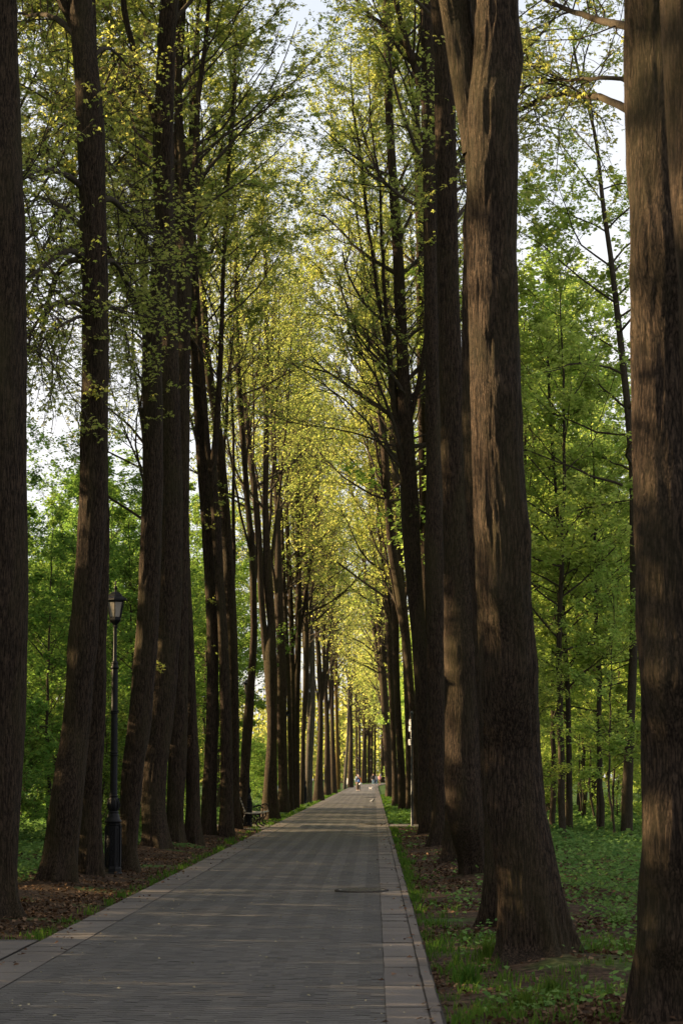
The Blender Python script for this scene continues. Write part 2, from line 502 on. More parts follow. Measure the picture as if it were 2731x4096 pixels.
def build_path():
    XL, XR = -2.88, 0.075
    parts, tint, mid = [], [], []
    bed = strip(XL - 0.02, XR + 0.02, np.concatenate([np.arange(4, 300, 20), np.arange(300, 560, 6)]), 0.0)
    parts.append(bed); tint.append(np.zeros(len(bed[1]))); mid.append(np.ones(len(bed[1]), int))
    w_, d_ = 0.105, 0.155
    nc = int(round((XR - XL) / w_)); w_ = (XR - XL) / nc
    ys = np.arange(8, 215, d_)
    c, r = np.meshgrid(np.arange(nc), ys); c = c.ravel(); r = r.ravel()
    r = r + (c % 4 // 2) * 0.05
    j = RNG.normal(0, 0.0015, len(c))
    near = np.clip(1 - r / 120, 0.15, 1)
    zt = 0.006 + RNG.normal(0, 0.0006, len(c))
    zt = np.maximum(zt, 0.003)
    q = quads(XL + c * w_, XL + (c + 1) * w_, r + 0.013 + j, r + d_ - 0.013 + j, zt, slope=np.where(c // 2 % 2 == 0, 1, -1) * 0.014)
    parts.append(q)
    stripe = np.where((c // 2) % 2 == 0, 0.2, -0.2) * np.clip((r - 14) / 22, 0.35, 1)  # column tones alternate, painting in light reflected off the slanted rows
    tint.append(np.clip(0.5 + stripe + RNG.normal(0, 0.13, len(c)), 0, 1)); mid.append(np.zeros(len(c), int))
    ysf = np.arange(215, 560, 1.0)
    c, r = np.meshgrid(np.arange(8), ysf); c = c.ravel(); r = r.ravel()
    wf = (XR - XL) / 8
    q = quads(XL + c * wf, XL + (c + 1) * wf, r, r + 0.98, 0.006)
    parts.append(q); tint.append(np.clip(0.5 + np.where(c % 2 == 0, .12, -.12) + RNG.normal(0, .1, len(c)), 0, 1)); mid.append(np.zeros(len(c), int))  # same painted reflection in coarser far columns
    V, Q = join(parts)
    tag(obj_np("path", V, Q, [M['brick'], M['joint']], smooth=False, tint=np.concatenate(tint), midx=np.concatenate(mid)), kind="structure")
    # border slabs on both sides + kerb stones on the right
    for nm, xa, xb, ln, z, mt in (("path_border", -3.31, -2.885, 0.60, 0.012, 'slab'), ("path_border", 0.08, 0.372, 0.60, 0.012, 'slab'),
                                  ("kerb", 0.380, 0.462, 1.0, 0.022, 'kerb')):
        parts, tint, mid = [], [], []
        bed = strip(xa - 0.012, xb + 0.012, np.concatenate([np.arange(4, 300, 20), np.arange(300, 560, 6)]), z - 0.008)
        parts.append(bed); tint.append(np.zeros(len(bed[1]))); mid.append(np.ones(len(bed[1]), int))
        y = np.arange(6, 555, ln); n = len(y)
        q = quads(np.full(n, xa) + RNG.normal(0, .002, n), np.full(n, xb) + RNG.normal(0, .004, n), y + 0.006, y + ln - 0.006, z + RNG.normal(0, 0.002, n))
        parts.append(q); tint.append(RNG.uniform(0, 1, n)); mid.append(np.zeros(n, int))
        V, Q = join(parts)
        tag(obj_np(nm, V, Q, [M[mt], M['joint']], smooth=False, tint=np.concatenate(tint), midx=np.concatenate(mid)), kind="structure")

    def slabs(name, x0, x1, y0, y1, sx, sy, z=0.012):
        xs = np.arange(x0, x1 - 0.01, sx); ys = np.arange(y0, y1 - 0.01, sy)
        a, b = np.meshgrid(xs, ys); a = a.ravel(); b = b.ravel()
        q = quads(a + .005, np.minimum(a + sx, x1) - .005, b + .005, np.minimum(b + sy, y1) - .005, z + RNG.normal(0, .001, len(a)))
        bedV = np.array([[x0, y0, z - .006], [x1, y0, z - .006], [x1, y1, z - .006], [x0, y1, z - .006],
                         [x0, y0, -.1], [x1, y0, -.1], [x1, y1, -.1], [x0, y1, -.1]])
        bedQ = np.array([[0, 1, 2, 3], [0, 4, 5, 1], [1, 5, 6, 2], [2, 6, 7, 3], [3, 7, 4, 0]])
        V, Q = join([(bedV, bedQ), q])
        tag(obj_np(name, V, Q, [M['slab'], M['joint']], smooth=False, tint=np.concatenate([np.zeros(5), RNG.uniform(.3, 1, len(a))]),
                   midx=np.concatenate([np.ones(5, int), np.zeros(len(a), int)])), kind="structure")
    slabs("path_branch", 0.475, 2.6, 77.8, 81.5, 0.6, 0.92)
    slabs("path_branch", -14.0, -3.345, 16.5, 24.4, 0.9, 0.6)
    slabs("bench_pad", -5.2, -3.34, 73.6, 80.6, 0.62, 0.7)


build_path()


# ------------------------------------------------------------------ trees
def trunk_mesh(rng, Z, C, R, k, ridge, flare=0.0, lump=None, nr=14):
    """one lofted stem: Z (n), C (n,2), R (n). ridge = bark relief in metres"""
    n = len(Z)
    th = np.arange(k) * 2 * np.pi / k
    TH, ZZ = np.meshgrid(th, Z)
    rr = np.repeat(R[:, None], k, 1)
    ph = rng.uniform(0, 6.28, 4)
    rr = rr * (1 + 0.05 * np.sin(2 * TH + ph[0] + ZZ * .35) + 0.03 * np.sin(3 * TH + ph[1] - ZZ * .5))
    if flare:
        fl = np.exp(-np.maximum(ZZ, 0) / 0.30)
        rr = rr * (1 + flare * fl * np.maximum(0, np.sin((4 if nr < 20 else 6) * TH + ph[2] + 1.3 * np.sin(TH + ph[3]))) ** 1.5)
    if ridge > 0:
        H = Z[-1] - Z[0]
        nu = nr
        warp = 0.9 * vnoise(rng, 5, int(H * 1.5) + 3, TH / 6.2832 * 5, (ZZ - Z[0]) * 1.5)
        a = vnoise(rng, nu, int(H * 1.8) + 3, TH / 6.2832 * nu + warp, (ZZ - Z[0]) * 1.8)
        b = vnoise(rng, nu * 2, int(H * 4) + 3, TH / 6.2832 * nu * 2 + 1.5 * warp, (ZZ - Z[0]) * 4)
        ra = 1 - np.abs(2 * a - 1); rb = 1 - np.abs(2 * b - 1)
        rr = rr + ridge * (1.1 * ra + 0.9 * rb - 1.0)
        c = vnoise(rng, 4, int(H * 1.0) + 3, TH / 6.2832 * 4, (ZZ - Z[0]) * 1.0)
        rr = rr + ridge * 1.2 * np.maximum(c - 0.72, 0) / 0.28
    if lump:
        for (lt, lz, lw, lh, la) in lump:
            dth = np.angle(np.exp(1j * (TH - lt)))
            rr = rr + la * np.exp(-(dth / lw) ** 2 - ((ZZ - lz) / lh) ** 2)
    V = np.stack([C[:, :1] + rr * np.cos(TH), C[:, 1:] + rr * np.sin(TH), ZZ], -1).reshape(-1, 3)
    i = np.arange(n * k).reshape(n, k)
    a0 = i[:-1]; a1 = np.roll(a0, -1, 1); b0 = i[1:]; b1 = np.roll(b0, -1, 1)
    return V, np.stack([a0, a1, b1, b0], -1).reshape(-1, 4)


def stem_curve(rng, secs, D, base, H, ext=True, tipr=0.025, lean=0.5, yw=0.0):
    """photo sections (y, xl, xr), bottom first -> z, (x,y) offsets, radius arrays, extended up to H"""
    z, x, r = [], [], []
    for (y, xl, xr) in secs:
        p = atY((xl + xr) / 2, y, D)
        z.append(p.z); x.append(p.x - base[0]); r.append((xr - xl) / 2 * (p - EYE).length / math.hypot(F, 0) * math.cos(PITCH))
    z = np.array(z); x = np.array(x); r = np.array(r)
    if ext and z[-1] < H - 1:
        sl_ = (x[-1] - x[-2]) / max(z[-1] - z[-2], .5) if len(z) > 1 else 0
        sl_ = float(np.clip(sl_, -.12, .12))
        m = max(3, int((H - z[-1]) / 2.0))
        t = np.linspace(0, 1, m + 1)[1:]
        zz = z[-1] + t * (H - z[-1])
        xx = x[-1] + sl_ * lean * (zz - z[-1]) + np.cumsum(rng.normal(0, .10, m))
        rr = tipr + (r[-1] - tipr) * (1 - t) ** 0.8
        z = np.concatenate([z, zz]); x = np.concatenate([x, xx]); r = np.concatenate([r, rr])
    y = np.cumsum(rng.normal(0, 0.06, len(z))) * 1.0; y -= y[0]
    y = y + yw * np.maximum(z, 0)
    return z, x, y, r


def smooth_interp(zn, z, v):
    o = np.interp(zn, z, v)
    k = np.array([1, 2, 3, 2, 1.0]); k /= k.sum()
    p = np.pad(o, 2, mode='edge')
    return np.convolve(p, k, 'valid')


def crown(rng, axes, leaf, LA, zc, H, spread=1.0, twigs=True, up=0.06, el=(30, 70), nb=30, horiz=False, sub=(6, 4), prune=False):
    """axes: list of (P (n,3), R (n)) to branch from. returns branch tubes (V,Q) and leaves (V,Q,t)"""
    bt, tips = [], []
    for P, R in axes:
        z = P[:, 2]
        L0 = z[-1] - max(zc, z[0])
        if L0 < 1: continue
        n = max(5, int(nb * L0 / (H - zc)))
        h = np.sort(rng.uniform(max(zc, z[0] + .3), z[-1] - 0.15, n))
        O = np.stack([np.interp(h, z, P[:, i]) for i in range(3)], 1)
        rs = np.interp(h, z, R)
        u = np.clip((h - zc) / (H - zc), 0, 1)
        az = np.arange(n) * 2.4 + rng.uniform(0, 6.28) + rng.normal(0, .3, n)
        e = np.radians(el[0] + (el[1] - el[0]) * u + rng.normal(0, 10, n))
        if prune:                                   # thinner on the side that faces the open view
            ok = (np.sin(az) > -.25) | (rng.uniform(0, 1, n) < .3)
            h, O, rs, u, az, e = h[ok], O[ok], rs[ok], u[ok], az[ok], e[ok]; n = len(h)
        Dr = np.stack([np.cos(az) * np.cos(e), np.sin(az) * np.cos(e), np.sin(e)], 1)
        Ln = spread * ((0.55 + 0.5 * np.sin(np.pi * (.12 + .80 * u))) if horiz else (1.0 - 0.55 * u)) * rng.uniform(0.6, 1.2, n)
        P1 = grow(rng, O, Dr, Ln, 7, 0.13, up)
        R1 = np.clip(0.42 * rs, .008, .075)[:, None] * np.linspace(1, .22, 7)[None]
        bt.append(tubes(P1, R1, 6 if leaf < .13 else 4))
        # level 2
        m = sub[0]
        b = np.repeat(np.arange(n), m)
        t = rng.uniform(.25, 1.0, n * m)
        O2, d2 = along(P1[b], t)
        rd = rng.normal(size=(n * m, 3)); rd[:, 2] *= 0.35 if horiz else .8
        D2 = unit(d2 + unit(rd) * 0.85)
        L2 = Ln[b] * rng.uniform(.25, .55, n * m) * (1.15 - .5 * t)
        P2 = grow(rng, O2, D2, L2, 5, 0.16, up * .6)
        R2 = (np.clip(R1[b, 0] * .33, .004, .02))[:, None] * np.linspace(1, .3, 5)[None]
        if twigs or leaf < .2: bt.append(tubes(P2, R2, 4 if leaf < .13 else 3))
        # level 3
        m3 = sub[1]
        b3 = np.repeat(np.arange(n * m), m3)
        t3 = rng.uniform(.2, 1.0, len(b3))
        O3, d3 = along(P2[b3], t3)
        rd = rng.normal(size=(len(b3), 3)); rd[:, 2] *= 0.35 if horiz else .7
        D3 = unit(d3 + unit(rd) * 0.9)
        L3 = np.maximum(L2[b3] * rng.uniform(.3, .6, len(b3)), .15)
        P3 = grow(rng, O3, D3, L3, 3, 0.2, -.02)
        if twigs: bt.append(tubes(P3, np.full((len(b3), 3), .0042) * np.array([1.2, 1, .6])[None], 3))
        tips.append(P3)
    P3 = np.concatenate(tips)
    Nl = int(LA / (0.42 * leaf * leaf))
    b = rng.integers(0, len(P3), Nl)
    t = rng.beta(2.2, 1.2, Nl)
    C, _ = along(P3[b], t)
    C = C + rng.normal(0, leaf * .55, (Nl, 3))
    tw = rng.uniform(-.3, .3, len(P3))[b]          # trees differ twig by twig
    if leaf < .066 and not horiz:
        LV, LQ, LT = lobed(rng, C, leaf * 1.05)
        tw = np.repeat(tw, 3)
    else:
        LV, LQ, LT = leaves(rng, C, leaf, flat=0.55 if horiz else 0.0)
    return (join(bt) if bt else None), (LV, LQ, np.clip(LT + tw, 0, 1))


def limb_from_px(rng, pts, D, base, r0px, n=16, ydep=0.0, axis=None):
    w = np.array([[atY(x, y, D + ydep * i / max(1, len(pts) - 1))[j] - (base[0], base[1], 0.0)[j] for j in range(3)] for i, (x, y) in enumerate(pts)])
    if axis is not None:                         # grow out of the heart of the trunk
        w = np.concatenate([[[axis[0](w[0, 2]), axis[1](w[0, 2]), w[0, 2] - .25]], w])
    s = np.concatenate([[0], np.cumsum(np.linalg.norm(np.diff(w, axis=0), axis=1))])
    t = np.linspace(0, s[-1], n)
    P = np.stack([smooth_interp(t, s, w[:, j]) for j in range(3)], 1)
    P[:, 1] += np.cumsum(rng.normal(0, .04, n)) - 0
    r0 = r0px * D / F
    return P, np.linspace(r0, r0 * .35, n)


NTREE = 0


def avenue_tree(label, secs, forks=(), limbs=(), sprouts=(), H=25.0, zc=8.5, hero=False, nb=34, LA=95.0, spread=4.2, lump=None, group=None,
                leafk=0.00092, Dset=None, mat='bark', zmin=None):
    global NTREE
    NTREE += 1
    rng = np.random.default_rng(100 + NTREE)
    y0, xl, xr = secs[0]
    g = ground((xl + xr) / 2, y0)
    if Dset:
        g = atY((xl + xr) / 2, y0, Dset)
    D = g.y
    root = empty("avenue_tree", (g.x, D, 0))
    tag(root, label, "tree", group or "trees lining the avenue")
    base = (g.x, D)
    ridge = 0.012 if D < 30 else (0.013 if D < 60 else 0.008)
    kk = 150 if D < 32 else (72 if D < 60 else (32 if D < 110 else 14))
    dz = 0.035 if D < 32 else (0.07 if D < 60 else (0.22 if D < 110 else 0.7))
    parts, axes = [], []
    z, x, y, r = stem_curve(rng, secs, D, base, H)
    z[0] = 0.0
    visZ = atY(1365, -40, D).z + .4
    zn = np.concatenate([[-.35, -.15], np.arange(0, min(H, visZ) if D < 60 else H, dz)])
    if D < 60 and visZ < H:
        zn = np.concatenate([zn, np.arange(zn[-1] + .3, H + .2, .5)])
    X, Yy, R = (smooth_interp(zn, z, v) for v in (x, y, r))
    R = np.maximum(R, .015)
    flare = 0.40 if D < 120 else 0.2
    parts.append(trunk_mesh(rng, zn, np.stack([X, Yy], 1), R, kk, ridge if D < 110 else 0, flare, lump, nr=int(np.clip(R[5] * 2 * np.pi / 0.075, 9, 34)) if D < 60 else 9))
    axes.append((np.stack([X, Yy, zn], 1), R))
    for f in forks:
        fz, fx, fy, fr = stem_curve(rng, f, D, base, H * rng.uniform(.86, .97))
        fn = np.arange(fz[0], fz[-1], dz * (1 if fz[0] < visZ else 4))
        fX, fY, fR = (smooth_interp(fn, fz, v) for v in (fx, fy, fr))
        fY = fY + np.interp(fn[0], zn, Yy) + rng.normal(0, .02) * (fn - fn[0])
        fR = np.maximum(fR, .012)
        parts.append(trunk_mesh(rng, fn, np.stack([fX, fY], 1), fR, max(12, int(kk * .6)), (ridge * .7) if D < 110 else 0, nr=11))
        axes.append((np.stack([fX, fY, fn], 1), fR))
    if D > 66:                                   # slim secondary leaders rising inside the crown
        for _ in range(max(0, 3 - len(forks))):
            z0 = rng.uniform(5.5, 11.5) if D < 300 else rng.uniform(7, 13); z1 = H * rng.uniform(.78, .95)
            fn = np.arange(z0, z1, .5); a = rng.uniform(0, 6.28); q = (fn - z0) / (z1 - z0)
            off = rng.uniform(.9, 2.3) * (1 - (1 - q) ** 1.7)
            fX = np.interp(z0, zn, X) + off * math.cos(a) + .5 * (np.interp(fn, zn, X) - np.interp(z0, zn, X)) + np.cumsum(rng.normal(0, .02, len(fn)))
            fY = np.interp(z0, zn, Yy) + off * math.sin(a) + np.cumsum(rng.normal(0, .02, len(fn)))
            fR = np.maximum(.40 * np.interp(z0, zn, R) * (1 - q) ** .8, .012)
            parts.append(trunk_mesh(rng, fn, np.stack([fX, fY], 1), fR, 9, 0))
            axes.append((np.stack([fX, fY, fn], 1), fR))
    V, Q = join(parts)
    obj_np("trunk", V, Q, M[mat], root)
    if 35 < D <= 62: spread *= 1.22
    if 48 < D < 400:
        LA, spread = LA * (.9 if D < 95 else (1.9 if base[0] > -1 else 1.15)), spread * 1.18
        if D > 95: zc -= 2.0
    leaf = float(np.clip(leafk * D, .062, .42))
    bt, lv = crown(rng, axes, leaf, LA * .8, zc, H, spread * .92, twigs=D < 170, nb=int(nb * 1.25), sub=(7, 5) if D < 100 else (6, 4), up=.075, prune=D < 120)
    bts, lvs = [bt], [lv]
    for (pts, rp, yd) in limbs:
        P, Rr = limb_from_px(rng, pts, D, base, rp, ydep=yd, axis=(lambda q: float(np.interp(q, zn, X)), lambda q: float(np.interp(q, zn, Yy))))
        bts.append(tubes(P[None], Rr[None], 8))
        # twigs from the limb
        m = 16
        O, d = along(np.repeat(P[None], m, 0), rng.uniform(.25, 1, m))
        Dr = unit(d + unit(rng.normal(size=(m, 3)) * np.array([.8, 1, .9])) * 1.0)
        P2 = grow(rng, O, Dr, rng.uniform(.7, 1.9, m), 6, .2, -.05)
        bts.append(tubes(P2, np.full((m, 1), .012) * np.linspace(1, .4, 6)[None], 4))
        b = np.repeat(np.arange(m), 9)
        O, d = along(P2[b], rng.uniform(.15, 1, len(b)))
        P3 = grow(rng, O, unit(d + unit(rng.normal(size=(len(b), 3))) * .9), rng.uniform(.25, .8, len(b)), 4, .22, -.06)
        bts.append(tubes(P3, np.full((len(b), 1), .005) * np.linspace(1, .5, 4)[None], 3))
        nl = len(b) * (9 if base[0] > 0 else 6)
        q = rng.integers(0, len(b), nl)
        C, _ = along(P3[q], rng.beta(2, 1, nl))
        lvs.append(lobed(rng, C + rng.normal(0, .05, (nl, 3)), leaf, droop=.5))
    for (sx, sy) in sprouts:
        p = atY(sx, sy, D - np.interp(atY(sx, sy, D).z, zn, R) - .02)
        O = np.array([[p.x - base[0], p.y - base[1], p.z]])
        k = 5
        P2 = grow(rng, np.repeat(O, k, 0), unit(rng.normal(size=(k, 3)) * [1, .4, .4] + [0, -.3, .25]), rng.uniform(.1, .28, k), 4, .2, .0)
        bts.append(tubes(P2, np.full((k, 4), .0035), 3))
        C, _ = along(np.repeat(P2, 4, 0), rng.uniform(.3, 1, k * 4))
        lvs.append(lobed(rng, C + rng.normal(0, .02, C.shape), leaf, droop=.35))
    V, Q = join(bts)
    obj_np("branches", V, Q, M['bark_smooth'], root)
    V, Q = join([(a, b_) for a, b_, _ in lvs])
    obj_np("foliage", V, Q, M['leaf_avenue'], root, smooth=False, tint=np.concatenate([c for _, _, c in lvs]))
    return root


# left row, nearest first -------------------------------------------------
G_L, G_R = "trees of the left avenue row", "trees of the right avenue row"
avenue_tree("broad dark trunk cut off by the left edge, nearest of the left avenue row",
            [(3681, -120, 84), (3600, -110, 64), (3500, -108, 62), (3219, -108, 80), (2900, -96, 96), (2350, -78, 110), (1900, -72, 103), (1400, -68, 104), (900, -64, 103), (700, -66, 92), (400, -66, 80), (0, -70, 64)],
            hero=True, LA=50, nb=24, group=G_L, zc=14)
avenue_tree("thick leaning trunk left of the near lamp, with long arching side limbs",
            [(3548, 145, 303), (3480, 163, 304), (3400, 175, 306), (3219, 204, 325), (3060, 223, 338), (2900, 249, 351), (2550, 277, 383), (2200, 308, 412), (1900, 321, 428), (1400, 328, 434), (1150, 323, 431), (900, 317, 423), (500, 305, 418), (300, 295, 395), (100, 279, 370), (0, 268, 363)],
            forks=[[(150, 290, 330), (60, 262, 300), (0, 225, 268), (-150, 170, 205)]],
            limbs=[([(310, 722), (245, 686), (160, 680), (92, 716), (60, 790)], 15, -3), ([(318, 895), (240, 822), (160, 790), (90, 752)], 14, 3),
                   ([(290, 115), (225, 70), (160, 45), (60, 36)], 17, 2), ([(325, 1012), (268, 999), (191, 1034), (100, 1108)], 17, -2),
                   ([(325, 1021), (255, 1053), (210, 1142), (179, 1232), (165, 1340)], 16, 2), ([(327, 1206), (255, 1212), (185, 1240), (120, 1330), (105, 1420)], 12, -2),
                   ([(425, 770), (490, 835), (540, 900), (580, 960)], 15, 3), ([(395, 200), (440, 190), (490, 235), (535, 290)], 10, 3), ([(430, 1215), (480, 1240), (530, 1265)], 9, 2),
                   ([(330, 1250), (280, 1290), (200, 1330), (150, 1420)], 9, -2), ([(428, 1030), (470, 1060), (520, 1150), (545, 1200)], 12, 3)],
            sprouts=[(330, 360), (350, 1220), (385, 1260), (375, 1355), (355, 1420), (365, 1570), (400, 1590), (340, 1735), (395, 385), (440, 1715)],
            lump=[(-1.9, 3.1, .3, .25, .02), (-2.2, 8.2, .35, .4, .03)], hero=True, LA=50, nb=26, group=G_L, zc=14)
avenue_tree("straight trunk standing close behind the leaning tree beside the near lamp",
            [(3524, 300, 418), (3400, 312, 410), (3219, 318, 405), (3060, 330, 414), (2900, 345, 424), (2550, 352, 432), (2200, 356, 439), (1900, 358, 440), (1500, 352, 433), (900, 345, 415), (0, 330, 390)],
            sprouts=[(432, 1640)], hero=True, LA=50, nb=24, group=G_L, zc=15)
avenue_tree("tall trunk right of the near lamp that divides into a slanting limb high up",
            [(3500, 474, 566), (3400, 478, 545), (3219, 478, 561), (3060, 488, 577), (2900, 510, 605), (2550, 542, 628), (2300, 555, 638), (2100, 562, 643), (1900, 571, 647), (1500, 566, 640), (1330, 570, 640), (1180, 587, 655), (900, 618, 684), (700, 608, 682), (500, 606, 684), (300, 618, 690), (100, 622, 694), (0, 634, 704)],
            forks=[[(1320, 572, 604), (1295, 558, 592), (1225, 528, 556), (1155, 486, 512), (1060, 446, 471), (1000, 420, 442), (800, 370, 390)],
                   [(470, 606, 634), (446, 598, 626), (376, 580, 604), (274, 530, 554), (179, 518, 540), (64, 486, 508), (0, 474, 496)]],
            limbs=[([(590, 376), (542, 354), (472, 351), (405, 374)], 9, -2), ([(640, 940), (585, 890), (540, 840), (480, 800)], 13, 2), ([(620, 1010), (575, 960), (548, 900), (520, 850)], 10, 3)],
            sprouts=[(600, 1540), (620, 1600), (640, 40), (600, 120), (590, 1680)], hero=True, LA=55, nb=28, group=G_L, zc=15.5)
avenue_tree("trunk with pale streaks on its left side, second to the right of the near lamp",
            [(3409, 566, 690), (3340, 570, 678), (3219, 564, 662), (3060, 577, 670), (2900, 603, 690), (2550, 628, 716), (2300, 638, 722), (1900, 647, 722), (1500, 638, 712), (1180, 632, 704), (900, 632, 699), (500, 640, 690), (0, 655, 700)],
            sprouts=[(640, 2665), (655, 1555), (670, 1660), (630, 2680)], hero=True, LA=60, nb=28, group=G_L, zc=17)
avenue_tree("rusty lit trunk with a black mossy streak at its foot, left row",
            [(3391, 664, 736), (3300, 666, 728), (3219, 670, 729), (3060, 672, 743), (2900, 679, 748), (2550, 690, 752), (1900, 702, 760), (1500, 712, 762), (1180, 711, 765), (1050, 715, 770), (900, 721, 772), (500, 708, 732), (0, 690, 715)],
            forks=[[(1060, 738, 768), (900, 754, 780), (640, 773, 796), (400, 784, 804), (200, 814, 830), (0, 832, 845)], [(1000, 722, 745), (800, 700, 722), (500, 696, 714), (250, 712, 728)]],
            LA=61, nb=22, group=G_L, zc=13)
avenue_tree("dark trunk with mossy patches leaning left as it rises, left row",
            [(3388, 728, 806), (3300, 742, 800), (3219, 748, 798), (3060, 746, 797), (2900, 739, 789), (2550, 722, 776), (2300, 712, 763), (1900, 700, 750), (1500, 690, 735), (900, 690, 725), (400, 700, 724)],
            LA=61, nb=30, group=G_L, zc=15)
avenue_tree("slim upright trunk standing clear with dark knots, seen alone left of the bench",
            [(3350, 800, 864), (3219, 803, 866), (3060, 815, 870), (2900, 824, 877), (2550, 829, 875), (2300, 816, 862), (2100, 805, 851), (1900, 789, 835), (1700, 778, 822), (1500, 765, 804), (1400, 758, 796), (1000, 735, 765)],
            sprouts=[(880, 2590), (845, 2410), (860, 2050)], LA=64, nb=30, group=G_L, zc=12)
avenue_tree("paired stems rising from one mossy base, the left stem curling back right high up",
            [(3351, 869, 936), (3219, 881, 936), (2900, 881, 928), (2550, 874, 912), (2400, 866, 898), (2100, 847, 884), (1920, 838, 866), (1846, 840, 863), (1712, 856, 880), (1534, 867, 888), (1400, 876, 894), (1000, 890, 905)],
            forks=[[(1920, 838, 866), (1800, 818, 842), (1600, 806, 828), (1400, 790, 812), (1000, 770, 790)]],
            sprouts=[(850, 2065), (835, 2110), (880, 1950), (900, 2010)], LA=64, nb=22, group=G_L, zc=12)
avenue_tree("trunk with charred looking bark joined to its neighbour, just left of the second lamp",
            [(3322, 918, 974), (3219, 918, 959), (2900, 916, 957), (2550, 908, 950), (2400, 894, 944), (2100, 885, 923), (1900, 865, 907), (1700, 850, 886), (1620, 842, 874), (1500, 816, 852), (1400, 809, 840), (1000, 790, 812)],
            sprouts=[(870, 1985), (890, 2020)], LA=64, nb=30, group=G_L, zc=12)
avenue_tree("slender curving trunk that hides half of the second lamp",
            [(3313, 955, 982), (3150, 957, 992), (3060, 963, 998), (2900, 970, 1010), (2700, 992, 1019), (2550, 1001, 1028), (2400, 999, 1026), (2200, 995, 1022), (2000, 977, 999), (1800, 963, 986), (1600, 945, 972), (1400, 943, 959), (1000, 935, 948)],
            sprouts=[(1005, 2690), (1000, 2240)], LA=61, nb=30, group=G_L, zc=10)
avenue_tree("stout mossy trunk behind the bench splitting into two stems",
            [(3279, 1044, 1114), (3150, 1054, 1107), (3000, 1066, 1107), (2900, 1070, 1107), (2700, 1059, 1109), (2600, 1052, 1106), (2500, 1072, 1102), (2400, 1057, 1096), (2200, 1050, 1083), (2000, 1048, 1072), (1800, 1052, 1075), (1600, 1056, 1078), (1400, 1058, 1076), (1000, 1055, 1068)],
            forks=[[(2640, 1052, 1085), (2500, 1042, 1066), (2400, 1033, 1057), (2200, 1024, 1050), (2000, 1010, 1036), (1900, 997, 1022), (1700, 978, 998), (1500, 962, 978), (1200, 950, 962)]],
            limbs=[([(1060, 1570), (1040, 1510), (1003, 1400), (985, 1330)], 8, 1)], LA=64, nb=22, group=G_L, zc=11)
avenue_tree("trunk with a bright orange sunlit edge beside the grey cabinet",
            [(3250, 1108, 1160), (3150, 1113, 1153), (2900, 1108, 1146), (2700, 1108, 1144), (2550, 1104, 1136), (2400, 1096, 1130), (2000, 1097, 1118), (1900, 1088, 1112), (1700, 1079, 1098), (1400, 1075, 1090)],
            LA=61, nb=30, group=G_L, zc=15)
far_left = [
    ("thin dark stem squeezed right of the orange edged trunk", [(3239, 1155, 1176), (3000, 1150, 1172), (2900, 1150, 1167), (2700, 1146, 1162), (2400, 1131, 1147), (2000, 1118, 1130)], []),
    ("thin stem close before the left leaning forked trunk, sprouting leaves", [(3237, 1168, 1186), (2900, 1164, 1182), (2600, 1158, 1178), (2400, 1153, 1173), (2000, 1135, 1150)], []),
    ("trunk bowing right in the middle of the left row", [(3235, 1158, 1199), (3100, 1162, 1197), (2900, 1171, 1197), (2800, 1173, 1199), (2600, 1180, 1205), (2400, 1182, 1207), (2000, 1180, 1202), (1700, 1179, 1196)], [[(2050, 1180, 1196), (1900, 1165, 1178), (1700, 1150, 1162), (1500, 1140, 1149)]]),
    ("dark straight trunk in front of the third lamp pole", [(3220, 1197, 1217), (3100, 1200, 1216), (2900, 1206, 1222), (2700, 1213, 1238), (2400, 1213, 1234), (2000, 1212, 1230)], []),
    ("trunk with a pale grey sunlit streak, left row", [(3212, 1216, 1248), (3000, 1222, 1252), (2870, 1228, 1262), (2800, 1240, 1263), (2600, 1236, 1260), (2400, 1236, 1250), (2000, 1230, 1242)], [[(2870, 1228, 1246), (2700, 1215, 1232), (2400, 1204, 1218)]]),
    ("pair of fused boles with a fork low down, left row", [(3204, 1246, 1297), (3100, 1262, 1290), (2900, 1274, 1294), (2800, 1271, 1293), (2700, 1269, 1290), (2600, 1263, 1281), (2400, 1251, 1270), (2000, 1240, 1254)], [[(2860, 1274, 1286), (2700, 1290, 1300), (2500, 1292, 1302), (2200, 1280, 1289)]]),
    ("narrow dark trunk at the bend of the verge, left row", [(3183, 1295, 1324), (2900, 1298, 1319), (2600, 1287, 1301), (2400, 1276, 1286), (2000, 1265, 1273)], []),
    ("grey trunk splitting into two thin stems near the verge bend", [(3175, 1321, 1348), (2900, 1320, 1337), (2700, 1322, 1336), (2600, 1318, 1331), (2400, 1309, 1323), (2000, 1300, 1310)], [[(2860, 1320, 1332), (2700, 1308, 1317), (2400, 1296, 1304)]]),
    ("trunk with ochre moss down its lower half", [(3159, 1342, 1362), (2900, 1341, 1355), (2700, 1336, 1351), (2400, 1336, 1345), (2100, 1332, 1340)], []),
    ("pale trunk leaning right beside the leaning white board", [(3157, 1370, 1385), (2950, 1386, 1396), (2700, 1392, 1401), (2400, 1380, 1387)], []),
    ("dark pair of trunks right of the white board", [(3151, 1388, 1412), (2950, 1396, 1412), (2700, 1392, 1403), (2400, 1390, 1398)], []),
]
for lb, secs, fk in far_left:
    avenue_tree(lb, secs, forks=fk, LA=70, nb=26, group=G_L, zc=11, H=25 + 2 * random.Random(lb).random(), spread=4.6, mat='bark_ochre' if 'ochre' in lb else 'bark_pale' if 'pale' in lb else 'bark')
